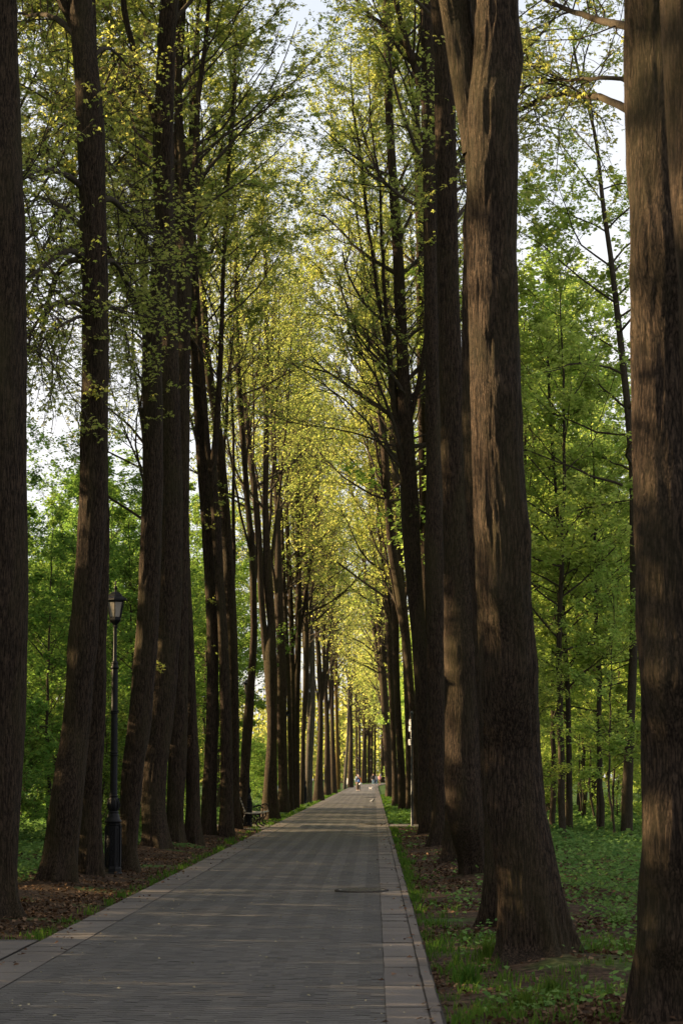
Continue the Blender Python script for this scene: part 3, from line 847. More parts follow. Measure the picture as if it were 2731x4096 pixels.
for lb, secs in [
    ("slim grey trunk directly behind the man with orange sleeve", [(3136, 1422, 1432), (2700, 1420, 1427)]),
    ("pale trunk rising just right of the walking man's head", [(3135, 1433, 1444), (2700, 1432, 1439)]),
    ("brown trunk at the path end, leaning, left of the wide dark one", [(3134, 1444, 1456), (2950, 1452, 1460), (2700, 1456, 1463)]),
    ("wide dark trunk at the far end between the man and the dog", [(3133, 1453, 1467), (2700, 1456, 1464)]),
    ("straight trunk above the small dog at the far end", [(3133, 1469, 1482), (2700, 1472, 1480)]),
    ("trunk just left of the three strolling people", [(3132, 1481, 1492), (2700, 1484, 1491)]),
    ("trunk directly behind the man in the dark jacket", [(3132, 1495, 1504), (2700, 1496, 1503)]),
    ("wide twin trunk behind the woman in pink", [(3131, 1522, 1538), (2700, 1524, 1534)]),
    ("dark trunk at the end of the path right of the woman in pink", [(3131, 1539, 1550), (2700, 1540, 1548)])]:
    avenue_tree(lb, secs, LA=70, nb=24, group="trees closing the far end of the path", zc=9, H=26, spread=5.5)

# right row, nearest first ------------------------------------------------
avenue_tree("huge blurred trunk leaning in from the top right corner, nearest of all",
            [(4420, 2840, 3180), (4000, 2830, 3160), (2600, 2790, 3110), (1800, 2724, 3060), (1500, 2707, 3040), (1000, 2689, 3010), (500, 2663, 2980), (0, 2641, 2950)],
            hero=True, LA=40, nb=20, group=G_R, zc=12)
avenue_tree("thick trunk at the right edge with a warm sunlit left side",
            [(4150, 2515, 2890), (4096, 2540, 2870), (3900, 2546, 2865), (3750, 2557, 2862), (3600, 2554, 2864), (3400, 2567, 2868), (3000, 2566, 2868), (2700, 2554, 2862), (2500, 2546, 2850), (2300, 2541, 2842), (2048, 2534, 2836), (1800, 2533, 2830), (1400, 2528, 2820), (1000, 2520, 2808), (600, 2513, 2796), (200, 2508, 2786), (0, 2506, 2780)],
            hero=True, LA=40, nb=20, group=G_R, zc=12)
avenue_tree("tree hidden behind the right edge trunk, its arching limbs reaching left across the sky",
            [(3600, 2600, 2770), (3000, 2600, 2750), (2000, 2590, 2730), (1000, 2580, 2710), (0, 2570, 2690)],
            limbs=[([(2530, 110), (2420, 90), (2280, 30), (2150, -20)], 22, 2), ([(2530, 430), (2400, 385), (2290, 360), (2180, 372), (2070, 430)], 20, 4), ([(2530, 310), (2350, 310), (2180, 330), (2060, 365)], 11, 3)],
            hero=True, LA=50, nb=20, group=G_R, zc=11)
avenue_tree("massive furrowed trunk standing in grass on the right, forked near the top",
            [(3866, 2004, 2312), (3840, 2011, 2300), (3800, 2012, 2290), (3600, 1998, 2240), (3400, 1975, 2203), (3250, 1950, 2175), (3000, 1933, 2158), (2800, 1923, 2146), (2670, 1923, 2146), (2600, 1920, 2139), (2400, 1909, 2115), (2200, 1903, 2104), (2000, 1894, 2095), (1800, 1886, 2084), (1600, 1881, 2078), (1400, 1874, 2074), (1200, 1869, 2066), (1000, 1863, 2062), (800, 1862, 2066), (600, 1856, 2070), (450, 1870, 2062), (230, 1892, 2070), (0, 1897, 2071)],
            forks=[[(640, 1852, 2000), (520, 1840, 1975), (400, 1818, 1940), (230, 1795, 1908), (100, 1776, 1882), (0, 1758, 1871), (-200, 1715, 1820)]],
            lump=[(-.55, 3.7, .45, .35, .05), (-.3, 8.0, .4, .28, .05), (-1.9, 3.2, .4, .18, .045), (-2.3, 3.9, .35, .2, .03), (-2.0, 5.6, .4, .2, .03), (-2.2, 6.9, .4, .16, .035), (-.9, 5.9, .4, .3, .03)],
            hero=True, LA=45, nb=22, group=G_R, zc=13)
avenue_tree("mossy trunk mostly hidden behind the massive furrowed one",
            [(3711, 1918, 2070), (3640, 1930, 2060), (3500, 1938, 2055), (3250, 1937, 2050), (2900, 1916, 2030), (2400, 1890, 2010), (2000, 1860, 1990), (1700, 1852, 1980), (1400, 1846, 1970), (1000, 1851, 1965), (920, 1846, 1962), (800, 1862, 1962), (400, 1862, 1950), (0, 1860, 1945)],
            hero=True, LA=45, nb=22, group=G_R, zc=13)
avenue_tree("wide trunk with blackened peeling bark, third from the right edge",
            [(3516, 1846, 1950), (3450, 1838, 1950), (3370, 1812, 1946), (3300, 1794, 1942), (3150, 1778, 1936), (3000, 1780, 1930), (2800, 1783, 1925), (2600, 1780, 1920), (2400, 1779, 1913), (2200, 1777, 1884), (2000, 1774, 1862), (1800, 1768, 1854), (1400, 1759, 1842), (1000, 1747, 1830), (600, 1741, 1824), (400, 1739, 1821), (200, 1740, 1814), (0, 1723, 1798)],
            limbs=[([(1820, 690), (1855, 620), (1890, 540), (1920, 470)], 12, 2), ([(1825, 760), (1870, 745), (1920, 735)], 8, 2)],
            lump=[(-1.5, 2.9, .7, .9, .03)], hero=True, LA=55, nb=26, group=G_R, zc=14)
avenue_tree("squat looking bole with a flared root, tucked behind the blackened trunk",
            [(3459, 1760, 1852), (3400, 1772, 1842), (3300, 1779, 1836), (3150, 1782, 1832), (2400, 1795, 1850), (1400, 1775, 1826), (600, 1756, 1800), (0, 1750, 1788)],
            LA=50, nb=24, group=G_R, zc=14)
avenue_tree("straight grey furrowed trunk with a dark hollow, beside the blackened one",
            [(3398, 1700, 1778), (3330, 1722, 1780), (3200, 1729, 1782), (3100, 1717, 1782), (3000, 1711, 1782), (2800, 1708, 1781), (2400, 1706, 1779), (2200, 1696, 1774), (2000, 1703, 1771), (1800, 1703, 1765), (1400, 1697, 1758), (1000, 1694, 1748), (700, 1693, 1744), (400, 1688, 1743), (200, 1687, 1738), (0, 1676, 1722)],
            forks=[[(430, 1688, 1722), (300, 1655, 1686), (218, 1625, 1650), (52, 1582, 1602), (-100, 1550, 1566)]],
            sprouts=[(1730, 490), (1720, 500), (1735, 965)], LA=60, nb=26, group=G_R, zc=13)
avenue_tree("trunk with glowing orange upper left side behind the signpost",
            [(3344, 1674, 1740), (3200, 1672, 1734), (3000, 1670, 1716), (2800, 1661, 1711), (2600, 1649, 1706), (2500, 1642, 1700), (2400, 1631, 1692), (2200, 1613, 1679), (2000, 1601, 1672), (1800, 1598, 1657), (1600, 1593, 1645), (1400, 1586, 1630), (1200, 1576, 1623), (1000, 1570, 1612), (800, 1556, 1595), (600, 1545, 1581), (400, 1537, 1569), (0, 1527, 1571)],
            sprouts=[(1725, 730), (1665, 2045)], LA=70, nb=32, group=G_R, zc=9.5)
avenue_tree("knotty grey stem with a domed knot, half hidden in the right row",
            [(3330, 1688, 1738), (3000, 1690, 1730), (2400, 1684, 1724), (2000, 1676, 1712), (1700, 1672, 1705), (1400, 1665, 1698), (1000, 1664, 1698), (900, 1660, 1697), (780, 1663, 1692)],
            forks=[[(800, 1663, 1680), (650, 1655, 1668), (400, 1645, 1655), (100, 1650, 1659)], [(800, 1676, 1694), (600, 1672, 1684), (300, 1660, 1671)]],
            LA=70, nb=20, group=G_R, zc=10)
far_right = [
    ("dark trunk leaning left over the path, behind the signpost plates", [(3300, 1646, 1682), (3100, 1644, 1672), (2900, 1640, 1668), (2700, 1625, 1652), (2600, 1613, 1645), (2400, 1587, 1626), (2200, 1550, 1584), (2000, 1538, 1564), (1800, 1524, 1553), (1600, 1504, 1532), (1400, 1489, 1517), (1200, 1484, 1506), (1000, 1474, 1490), (700, 1440, 1452)],
     [[(1050, 1478, 1494), (900, 1500, 1512), (700, 1535, 1545), (560, 1560, 1567)], [(1300, 1487, 1503), (1100, 1455, 1467), (850, 1420, 1430), (500, 1400, 1408)]]),
    ("plain trunk directly left of the signpost with a sawn pink knot", [(3247, 1622, 1648), (3000, 1622, 1648), (2700, 1612, 1640), (2400, 1597, 1624), (2200, 1582, 1608), (2000, 1575, 1602), (1800, 1560, 1588), (1600, 1552, 1577), (1400, 1546, 1568), (1000, 1534, 1553), (600, 1528, 1545)], []),
    ("trunk with a bright vertical sunlit stripe left of the signpost", [(3244, 1592, 1626), (3100, 1590, 1624), (2900, 1581, 1606), (2800, 1577, 1602), (2700, 1572, 1597), (2400, 1565, 1594), (2000, 1560, 1582), (1500, 1550, 1568)], []),
    ("trunk with a red brown lit stripe, next to the inner dark pair", [(3225, 1567, 1597), (3200, 1570, 1595), (3000, 1567, 1585), (2800, 1555, 1577), (2600, 1545, 1569), (2400, 1536, 1566), (2200, 1521, 1548), (2000, 1510, 1534), (1800, 1505, 1528), (1700, 1494, 1524), (1600, 1474, 1500), (1400, 1465, 1488), (1000, 1450, 1466)],
     [[(1700, 1500, 1522), (1500, 1498, 1512), (1200, 1500, 1511)], [(1650, 1480, 1500), (1450, 1440, 1454), (1200, 1410, 1420)]]),
    ("innermost dark trunk of the right row with a thin stem leaning over the path", [(3190, 1541, 1569), (3150, 1543, 1568), (3000, 1535, 1566), (2800, 1522, 1553), (2700, 1516, 1545), (2600, 1510, 1538), (2400, 1494, 1522), (2200, 1481, 1507), (2000, 1472, 1490), (1850, 1473, 1487), (1600, 1468, 1482)],
     [[(2720, 1516, 1534), (2600, 1500, 1516), (2500, 1487, 1503), (2400, 1468, 1484), (2200, 1442, 1457), (2000, 1406, 1420), (1900, 1387, 1397), (1650, 1365, 1374)]]),
    ("slight trunk glimpsed behind the far right bench", [(3166, 1549, 1564), (2900, 1540, 1555), (2600, 1524, 1536), (2300, 1500, 1510)], []),
]
for lb, secs, fk in far_right:
    avenue_tree(lb, secs, forks=fk, LA=70, nb=28, group=G_R, zc=10.5, H=25 + 2 * random.Random(lb).random(), spread=4.6,
                limbs=[([(1630, 2100), (1560, 1950), (1480, 1800), (1420, 1560)], 0.1, 0)] if False else ())
for k_, (lb, yb, xc) in enumerate([
    ("faint trunk in the right row beyond the far bench", 3158, 1556), ("last faint trunk of the right row", 3150, 1552), ("slim trunk behind the far right bench row", 3145, 1560)]):
    avenue_tree(lb, [(yb, xc - 9, xc + 9), (2700, xc - 22, xc - 8), (2300, xc - 45, xc - 36)], LA=70, nb=26, group=G_R, zc=10, H=26, spread=5)
# pale stem behind the first left trees
avenue_tree("pale smooth stem seen between the two near left trunks, high up",
            [(3345, 575, 605), (2400, 572, 600), (1500, 570, 596), (1280, 571, 592), (900, 548, 590), (640, 537, 576), (320, 541, 566), (0, 528, 548)],
            forks=[[(860, 545, 565), (640, 520, 543), (500, 508, 524), (320, 492, 506), (100, 480, 490)]],
            limbs=[([(570, 1200), (540, 1120), (505, 1060), (440, 1010)], 9, 2)], LA=70, nb=30, group="trees behind the left avenue row", zc=8, mat='bark_smooth')

avenue_tree("leafy tree behind the left edge trunk, its crown filling the gap beside it",
            [(3366, 10, 55), (1900, 8, 48), (1270, 12, 45), (0, 10, 38)], LA=150, nb=44, group="trees behind the left avenue row", zc=12, spread=4.4)
avenue_tree("leafy tree screened by the thick leaning trunk, its crown showing on both sides of it",
            [(3358, 238, 282), (2900, 275, 318), (2200, 338, 378), (1400, 355, 392), (700, 340, 372), (0, 310, 338)], LA=140, nb=44, group="trees behind the left avenue row", zc=13, spread=4.4)


# ------------------------------------------------------------------ woods
def wood_proto(seed, H, r0, zc, nl, leaf, nb, spread, horiz=True, el=(12, 58), lean=0.0):
    rng = np.random.default_rng(seed)
    zn = np.arange(-.2, H, .5)
    x = np.cumsum(rng.normal(0, .035, len(zn))) + lean * zn; y = np.cumsum(rng.normal(0, .035, len(zn)))
    x -= x[0]; y -= y[0]
    R = np.maximum(r0 * (1 - np.clip(zn, 0, H) / H) ** .75, .012)
    tv = trunk_mesh(rng, zn, np.stack([x, y], 1), R, 9, 0, .2)
    bt, lv = crown(rng, [(np.stack([x, y, zn], 1), R)], leaf, nl * .42 * leaf * leaf, zc, H, spread, twigs=leaf < .13, nb=nb, horiz=horiz, el=el, up=.03, sub=(6, 5))
    return (mesh_np("trunk", *tv, M['bark_smooth']), mesh_np("branches", *bt, M['bark_smooth']),
            mesh_np("foliage", lv[0], lv[1], M['leaf_wood'], smooth=False, tint=lv[2]))


PROTO = {
    'sapling': [wood_proto(11 + i, 7.5, .042, 1.6, 6500, .10, 26, 2.0) for i in range(4)],
    'young': [wood_proto(31 + i, 12.0, .075, 2.6, 12500, .11, 36, 2.9) for i in range(4)],
    'tall': [wood_proto(51 + i, 19.0, .15, 6.5, 15000, .165, 34, 4.2, horiz=False, el=(15, 60)) for i in range(4)],
    'bush': [wood_proto(71 + i, 3.2, .03, .25, 5200, .09, 30, 1.5, el=(20, 60)) for i in range(3)],
}
NAMES = {'sapling': "sapling", 'young': "young_maple", 'tall': "wood_tree", 'bush': "shrub"}
CATS = {'sapling': "tree", 'young': "tree", 'tall': "tree", 'bush': "shrub"}
WR = random.Random(5)


def plant(kind, x, y, s, label, group, v=None, sz=None, rz=None):
    ms = PROTO[kind][WR.randrange(len(PROTO[kind])) if v is None else v]
    root = empty(NAMES[kind], (x, y, float(gz(x, y))), WR.uniform(0, 6.28) if rz is None else rz)
    root.scale = (s, s, sz or s * WR.uniform(.92, 1.08))
    tag(root, label, CATS[kind], group)
    for nm, me in zip(("trunk", "branches", "foliage"), ms):
        o = bpy.data.objects.new(nm, me); link(o, root)
        if nm == 'foliage' and x > 0:              # lighter copy of leaf_wood makes up for the shade here
            o.material_slots[0].link = 'OBJECT'; o.material_slots[0].material = M['leaf_wood_lightened']
    return root


def xpx(x, y):      # photo column of a ground point
    return VPX + x / y * F


LG, RG = "young trees of the left woods", "young trees of the right woods"
# left woods: what shows between the avenue trunks
def left_label(kind, px, y):
    gap = ("at the far left edge of the photo" if px < 90 else "between the edge trunk and the leaning trunk" if px < 300 else
           "in the gap beside the near lamp" if px < 520 else "in the gap right of the lamp" if px < 760 else
           "in the gap left of the bench" if px < 900 else "behind the second lamp and bench" if px < 1080 else "behind the middle of the left row")
    k = {'sapling': "thin leafy sapling", 'young': "slender young maple", 'tall': "tall pale green wood tree", 'bush': "low leafy shrub"}[kind]
    dist = "nearer" if y < 85 else "deeper" if y < 140 else "deepest"
    return "%s, %s left woods, %s" % (k, dist, gap)


def right_label(kind, px, y):
    gap = ("in the gap right of the massive trunk" if px < 2340 else "left of the right edge trunk" if px < 2560 else "behind the right edge trunk") if px > 2080 else "behind the right avenue row"
    k = {'sapling': "thin leafy sapling", 'young': "slender young maple", 'tall': "tall pale green wood tree", 'bush': "low leafy shrub"}[kind]
    dist = "nearer" if y < 90 else "deeper" if y < 150 else "deepest"
    return "%s, %s right woods, %s" % (k, dist, gap)


def scatter(kind, n, px0, px1, y0, y1, hmul, side, mind=1.2, xlim=6.3, pw=1.0):
    done, tries = [], 0
    while len(done) < n and tries < n * 60:
        tries += 1
        px = WR.uniform(px0, px1); y = y0 + (y1 - y0) * WR.random() ** pw
        x = (px - VPX) / F * y
        if side == 'L' and x > -xlim: continue
        if side == 'R' and x < xlim: continue
        if any((x - a) ** 2 + ((y - b) * .6) ** 2 < mind ** 2 for a, b in done): continue
        done.append((x, y))
        lab = (left_label if side == 'L' else right_label)(kind, px, y)
        plant(kind, x, y, hmul * WR.uniform(.8, 1.2), lab, ("%s of the %s woods" % ({'sapling': "saplings", 'young': "young maples", 'tall': "tall trees", 'bush': "shrubs"}[kind], "left" if side == 'L' else "right")))


scatter('young', 24, -150, 1250, 58, 120, .85, 'L', 2.0)
scatter('sapling', 26, -100, 1250, 46, 120, .85, 'L', 1.4)
scatter('tall', 14, -250, 900, 105, 200, .78, 'L', 3.0)
scatter('bush', 22, -80, 1150, 44, 130, .95, 'L', 1.2)
scatter('bush', 12, 880, 1290, 120, 260, 1.1, 'L', 2.0)
scatter('young', 20, 1950, 2900, 66, 140, .92, 'R', 2.0, 4.0)
scatter('young', 9, 2050, 2330, 64, 95, 1.15, 'R', 1.6, 4.0)
scatter('young', 9, 2040, 2420, 88, 125, 1.45, 'R', 2.2, 5.0)
scatter('tall', 9, 1545, 1760, 110, 270, .8, 'R', 2.5, 2.9)
scatter('bush', 8, 1545, 1720, 130, 280, 1.2, 'R', 2.0, 2.7)
scatter('sapling', 34, 2000, 2850, 62, 125, .85, 'R', 1.3, 3.6)
scatter('tall', 6, 1800, 2080, 100, 230, .80, 'R', 3.0, 5.0)
scatter('young', 9, 2060, 2950, 110, 190, 1.3, 'R', 2.0, 5.0)
scatter('bush', 10, 2050, 2800, 74, 130, .8, 'R', 1.2, 4.4)
# unseen hedge rows added left of the frame to keep low sun off the path
for i in range(46):
    y = 11 + i * 1.25
    if 35.0 < y < 37.4: continue
    plant('bush', -(.165 * y + 2.3) - WR.random() * 1.6 - max(0, 26 - y) * .12, y, WR.uniform(.85, 1.25), "unseen leafy shrub beyond the left edge, added to shade the path", "shrubs of the left woods")
for i in range(26):
    y = 11 + i * 2.1
    if 34.5 < y < 37: continue
    plant('bush', -(.165 * y + 5.0) - WR.random() * 2 - max(0, 26 - y) * .12, y, WR.uniform(1.35, 1.75), "unseen leafy shrub beyond the left edge, added to shade the path", "shrubs of the left woods")
for i in range(12):  # unseen tall trees added to shade the near left crowns
    y = 30 + i * 3.6
    plant('tall', -5.5 - .165 * y - WR.random() * 5, y, WR.uniform(1.15, 1.4), "unseen tall wood tree beyond the left edge, added for shade", "tall trees of the left woods")
for x_, y_, s_ in ((-14, 25.6, 1.0), (-16, 19.4, 1.1)):  # unseen young trees added to break up sun on the right trunks
    plant('young', x_, y_, s_, "unseen young maple beyond the left edge, added to dapple the sun", "young maples of the left woods")
for i in range(22):  # unseen shade trees, left out where sun should reach the right trunks
    y = 6 + i * 3.4
    if 18 < y < 29: continue
    plant('tall', -13 - .12 * y - WR.random() * 14, y + WR.random() * 2, WR.uniform(.95, 1.25), "unseen tall wood tree beyond the left edge, added for shade", "tall trees of the left woods")

# individual trees of the right gap
def wood_px(name, label, secs, H, seed, nl, leaf, zc, spread, D=None, limbs=()):
    rng = np.random.default_rng(seed)
    y0, xl, xr = secs[0]
    g = ground((xl + xr) / 2, y0)
    root = empty(name, (g.x, g.y, 0)); tag(root, label, "tree", "young trees at the edge of the right woods")
    z, x, y, r = stem_curve(rng, secs, g.y, (g.x, g.y), H, tipr=.012, lean=.8)
    zn = np.concatenate([[-.2], np.arange(0, H, .25)])
    X, Y, R = (smooth_interp(zn, z, v) for v in (x, y, r)); R = np.maximum(R, .01)
    obj_np("trunk", *trunk_mesh(rng, zn, np.stack([X, Y], 1), R, 14, .003, .2), M['bark_smooth'], root)
    bt, lv = crown(rng, [(np.stack([X, Y, zn], 1), R)], leaf, nl * .42 * leaf * leaf, zc, H, spread, nb=30, horiz=True, el=(15, 50), up=.03)
    obj_np("branches", *bt, M['bark_smooth'], root)
    obj_np("foliage", lv[0], lv[1], M['leaf_wood_lightened'], root, smooth=False, tint=lv[2])


wood_px("young_maple", "slender dark stemmed young maple in the middle of the right gap",
        [(3345, 2262, 2290), (3100, 2264, 2287), (2800, 2262, 2281), (2450, 2243, 2262), (2200, 2228, 2243), (2048, 2224, 2237), (1700, 2197, 2209), (1250, 2183, 2189)], 14.5, 901, 16000, .085, 3.2, 3.0)
wood_px("wood_tree", "leaning tree with a dark mossy foot left of the right edge trunk, reaching the sky",
        [(3354, 2480, 2530), (3100, 2489, 2531), (2900, 2502, 2538), (2500, 2518, 2552), (1915, 2513, 2543), (1654, 2492, 2520), (1306, 2455, 2479), (1045, 2427, 2448), (836, 2397, 2415), (566, 2373, 2387), (226, 2284, 2294)], 22, 902, 17000, .085, 8.0, 3.8)
wood_px("sapling", "bare stemmed sapling glowing orange behind the massive right trunk",
        [(3232, 2186, 2200), (3050, 2178, 2190), (2875, 2170, 2179), (2600, 2160, 2168)], 8, 903, 4000, .11, 3.4, 1.6)
# far wood closing the view on both sides and behind the end of the path: reads as one mass
def far_wood():
    rng = np.random.default_rng(77)
    boxes = [(-46, -9, 290, 470, 11, 12000), (5, 34, 300, 460, 20, 12000), (-120, -30, 240, 330, 21, 15000), (30, 120, 230, 330, 22, 15000), (-60, 0, 480, 590, 25, 12000), (16, 70, 470, 590, 26, 12000), (-40, 60, 600, 680, 27, 20000)]
    Cs, st = [], []
    for x0, x1, y0, y1, h, n in boxes:
        m = int((x1 - x0) * .9)
        tx = rng.uniform(x0, x1, m); ty = rng.uniform(y0, y1, m); th = h * rng.uniform(.65, 1.05, m)
        st.append((tx, ty, th))
        i = rng.integers(0, m, n)
        zf = rng.beta(1.0, 1.1, n)
        rr = 4.0 * np.sin(np.pi * np.clip(zf * .85 + .12, 0, 1)) * np.sqrt(rng.uniform(0, 1, n)); a = rng.uniform(0, 6.28, n)
        k = rng.integers(0, 40, n); ca = np.cos(k * 2.4 + i) ; sa = np.sin(k * 2.4 + i)
        C = np.stack([tx[i] + rr * (.5 * np.cos(a) + .6 * ca), ty[i] + rr * (.5 * np.sin(a) + .6 * sa), .5 + (th[i] - .5) * np.clip(zf * .7 + .3 * ((k * 7 % 40) / 40), 0, 1) ** 1.25], 1)
        Cs.append(C)
    C = np.concatenate(Cs)
    lv = leaves(rng, C, np.clip(C[:, 1] * .0017, .4, 1.0))
    tx, ty, th = (np.concatenate([s[j] for s in st]) for j in range(3))
    P = np.zeros((len(tx), 6, 3)); P[:, :, 0] = tx[:, None] + np.cumsum(rng.normal(0, .12, (len(tx), 6)), 1); P[:, :, 1] = ty[:, None]; P[:, :, 2] = np.linspace(-.2, 1, 6)[None] * th[:, None]
    tv = tubes(P, np.full((len(tx), 1), .24) * np.linspace(1, .2, 6)[None], 6)
    V, Q = join([tv, (lv[0], lv[1])])
    tag(obj_np("far_wood", V, Q, [M['bark_smooth'], M['leaf_avenue']], smooth=False, tint=np.concatenate([np.zeros(len(tv[1])), lv[2]]),
               midx=np.concatenate([np.zeros(len(tv[1]), int), np.ones(len(lv[1]), int)])), kind="stuff")


far_wood()


# ------------------------------------------------------------------ ground cover, grass, litter
def ground_cover():
    rng = np.random.default_rng(91)
    n = 150000
    y = 17 + 105 * rng.uniform(0, 1, n) ** 1.25
    px = rng.uniform(-120, 2850, n)
    x = (px - VPX) / F * y
    d = np.abs(x + 1.43)
    k = np.sin(x * 1.7 + np.sin(y * .9)) * np.sin(y * .8 + 1.7 * np.sin(x * .6)) + .5 * np.sin(x * 4.1 + y * 2.3) + rng.normal(0, .45, n)
    right = x > 0
    near = np.where(right, (x > 2.5) | ((x > .75) & (rng.uniform(0, 1, n) < np.where((y > 36) & (y < 78), .06, .2))), (x < -5.2))
    verge = (y > 81.6) & right & (x > .55) & (x < 2.6)
    keep = ((near & (k > -.12)) | verge) & (d > 2.0) & ~((y > 77.6) & (y < 81.7) & (x > 0) & (x < 2.7)) & ~((x < 0) & (y < 25))
    keep &= ~(~right & (y > 60) & (rng.uniform(0, 1, n) < .3))
    x, y = x[keep], y[keep]; n = len(x)
    h = rng.uniform(.05, .26, n) * np.clip((np.abs(x + 1.43) - 1.9) / 2.0, .35, 1)
    C = np.stack([x, y, gz(x, y) + h], 1)
    lv = leaves(rng, C, np.clip(.0021 * y, .055, .16), droop=.1, flat=.45)
    tag(obj_np("ground_cover", lv[0], lv[1], M['leaf_herb'], smooth=False, tint=lv[2]), kind="stuff")


ground_cover()


def blades(rng, x, y, h, wd=.007):
    n = len(x)
    a = rng.uniform(0, 6.28, n); b = rng.uniform(0, 6.28, n)
    lean = rng.uniform(.1, .55, n) * h
    z = gz(x, y)
    B = np.stack([x, y, z - .01], 1)
    sdv = np.stack([np.cos(a), np.sin(a), 0 * a], 1) * wd
    mid = B + np.stack([np.cos(b) * lean * .35, np.sin(b) * lean * .35, h * .6], 1)
    tip = B + np.stack([np.cos(b) * lean, np.sin(b) * lean, h], 1)
    V = np.stack([B - sdv, B + sdv, mid + sdv * .7, mid - sdv * .7, tip + sdv * .1, tip - sdv * .1], 1).reshape(-1, 3)
    i = np.arange(n) * 6
    Q = np.concatenate([np.stack([i, i + 1, i + 2, i + 3], 1), np.stack([i + 3, i + 2, i + 4, i + 5], 1)])
    t = rng.uniform(0, 1, n)
    return V, Q, np.concatenate([t, t])


def grass():
    rng = np.random.default_rng(92)
    # tufts on the right verge and a thin line on the left one
    tx, ty, th, tn = [], [], [], []
    for _ in range(210):
        yy = 15.5 + 62 * rng.uniform() ** 1.3
        tx.append(.47 + abs(rng.normal(0, .22 if yy < 32 else .10)) + (.0 if yy < 40 else .0)); ty.append(yy); th.append(rng.uniform(.05, .14)); tn.append(int(rng.uniform(6, 20)))
    for _ in range(330):
        yy = 15.5 + 10 * rng.uniform()
        tx.append(.6 + 2.2 * rng.uniform()); ty.append(yy); th.append(rng.uniform(.04, .12)); tn.append(int(rng.uniform(6, 18)))
    for _ in range(260):
        yy = 82 + 120 * rng.uniform() ** 1.3
        tx.append(.5 + 1.2 * rng.uniform()); ty.append(yy); th.append(rng.uniform(.08, .2)); tn.append(14)
    for _ in range(420):
        yy = 24.6 + 230 * rng.uniform() ** 1.5
        tx.append(-3.36 - abs(rng.normal(0, .12 if yy < 60 else .4))); ty.append(yy); th.append(rng.uniform(.04, .13)); tn.append(int(rng.uniform(5, 16)))
    tx, ty, th, tn = map(np.array, (tx, ty, th, tn))
    i = np.repeat(np.arange(len(tx)), tn)
    x = tx[i] + rng.normal(0, .05, len(i)); y = ty[i] + rng.normal(0, .07, len(i))
    ok = (x > .475) | (x < -3.325)
    i, x, y = i[ok], x[ok] + bend(y[ok]), y[ok]
    V, Q, t = blades(rng, x, y, th[i] * rng.uniform(.6, 1.15, len(i)), .006 * np.clip(y / 25, 1, 5)[:, None])
    tag(obj_np("grass", V, Q, M['grass'], smooth=False, tint=t), kind="stuff")
    for k, (sx, sy, hh, lb) in enumerate([(1955, 3835, .30, "bushy grass tuft left of the foot of the massive right trunk"), (1870, 3925, .26, "upright grass tuft nearer the kerb, in front of the massive trunk"),
                                          (2095, 4045, .24, "grass tuft at the bottom of the photo left of centre verge"), (2215, 3990, .26, "grass tuft below the massive trunk, right of the dead leaves"),
                                          (2470, 3700, .22, "lone green tuft beside the right edge trunk")]):
        g = ground(sx, sy)
        n = 140
        V, Q, t = blades(rng, g.x + rng.normal(0, .05, n), g.y + rng.normal(0, .05, n), hh * .72 * rng.uniform(.4, 1.1, n), .006)
        V[:, 0] -= g.x; V[:, 1] -= g.y
        o = obj_np("grass_tuft", V, Q, M['grass'], smooth=False, tint=t); o.location = (g.x, g.y, 0)
        tag(o, lb, "grass", "grass tufts on the right verge")


grass()


def litter():
    rng = np.random.default_rng(93)
    n = 110000
    y = 15 + 75 * rng.uniform(0, 1, n) ** 1.5
    px = rng.uniform(-100, 2850, n)
    x = (px - VPX) / F * y
    keep = (((x < -3.4) & (x > -8)) | ((x > .48) & (x < 5.5))) & ~((x < -3.3) & (y < 24.6)) & ~((x > 0) & (y > 77.5) & (y < 81.8))
    k = np.sin(x * 2.1 + y) + np.sin(y * 1.3 - x) + rng.normal(0, .8, n)
    keep &= np.where((x > 0) & (y < 34), k > .7, k > -1.0)
    x, y = x[keep], y[keep]; n = len(x)
    C = np.stack([x, y, gz(x, y) + rng.uniform(.003, .02, n)], 1)
    lv = leaves(rng, C, .052, droop=.0, flat=.15)
    tag(obj_np("fallen_leaves", lv[0], lv[1], M['dead_leaf'], smooth=False, tint=lv[2] ** 2.2), kind="stuff")
    # blossom scales and crumbs blown on the paving
    n = 450
    y = 15 + 40 * rng.uniform(0, 1, n) ** 1.4; x = rng.uniform(-3.2, .44, n)
    lv = leaves(rng, np.stack([x, y, np.full(n, .026)], 1), .026, droop=0, flat=.9)
    tag(obj_np("blossom_litter", lv[0], lv[1], M['blossom'], smooth=False, tint=lv[2]), kind="stuff")
    n = 300
    y = 15 + 70 * rng.uniform(0, 1, n) ** 1.3; sd_ = rng.uniform(0, 1, n) < .5; e = np.abs(rng.normal(0, .22, n))
    x = np.where(sd_, -3.3 + e, .46 - e)
    lv = leaves(rng, np.stack([x, y, np.full(n, .03)], 1), .05, droop=0, flat=.6)
    tag(obj_np("fallen_leaves", lv[0], lv[1], M['dead_leaf'], smooth=False, tint=lv[2]), kind="stuff")


litter()


# ------------------------------------------------------------------ street furniture
def lathe(prof, k=24, ph=0.0):
    pr = np.array(prof, float); n = len(pr)
    a = np.arange(k) * 2 * np.pi / k + ph
    V = np.stack([pr[:, :1] * np.cos(a), pr[:, :1] * np.sin(a), np.repeat(pr[:, 1:], k, 1)], -1).reshape(-1, 3)
    i = np.arange(n * k).reshape(n, k)
    a0 = i[:-1]; a1 = np.roll(a0, -1, 1); b0 = i[1:]; b1 = np.roll(b0, -1, 1)
    return V, np.stack([a0, a1, b1, b0], -1).reshape(-1, 4)


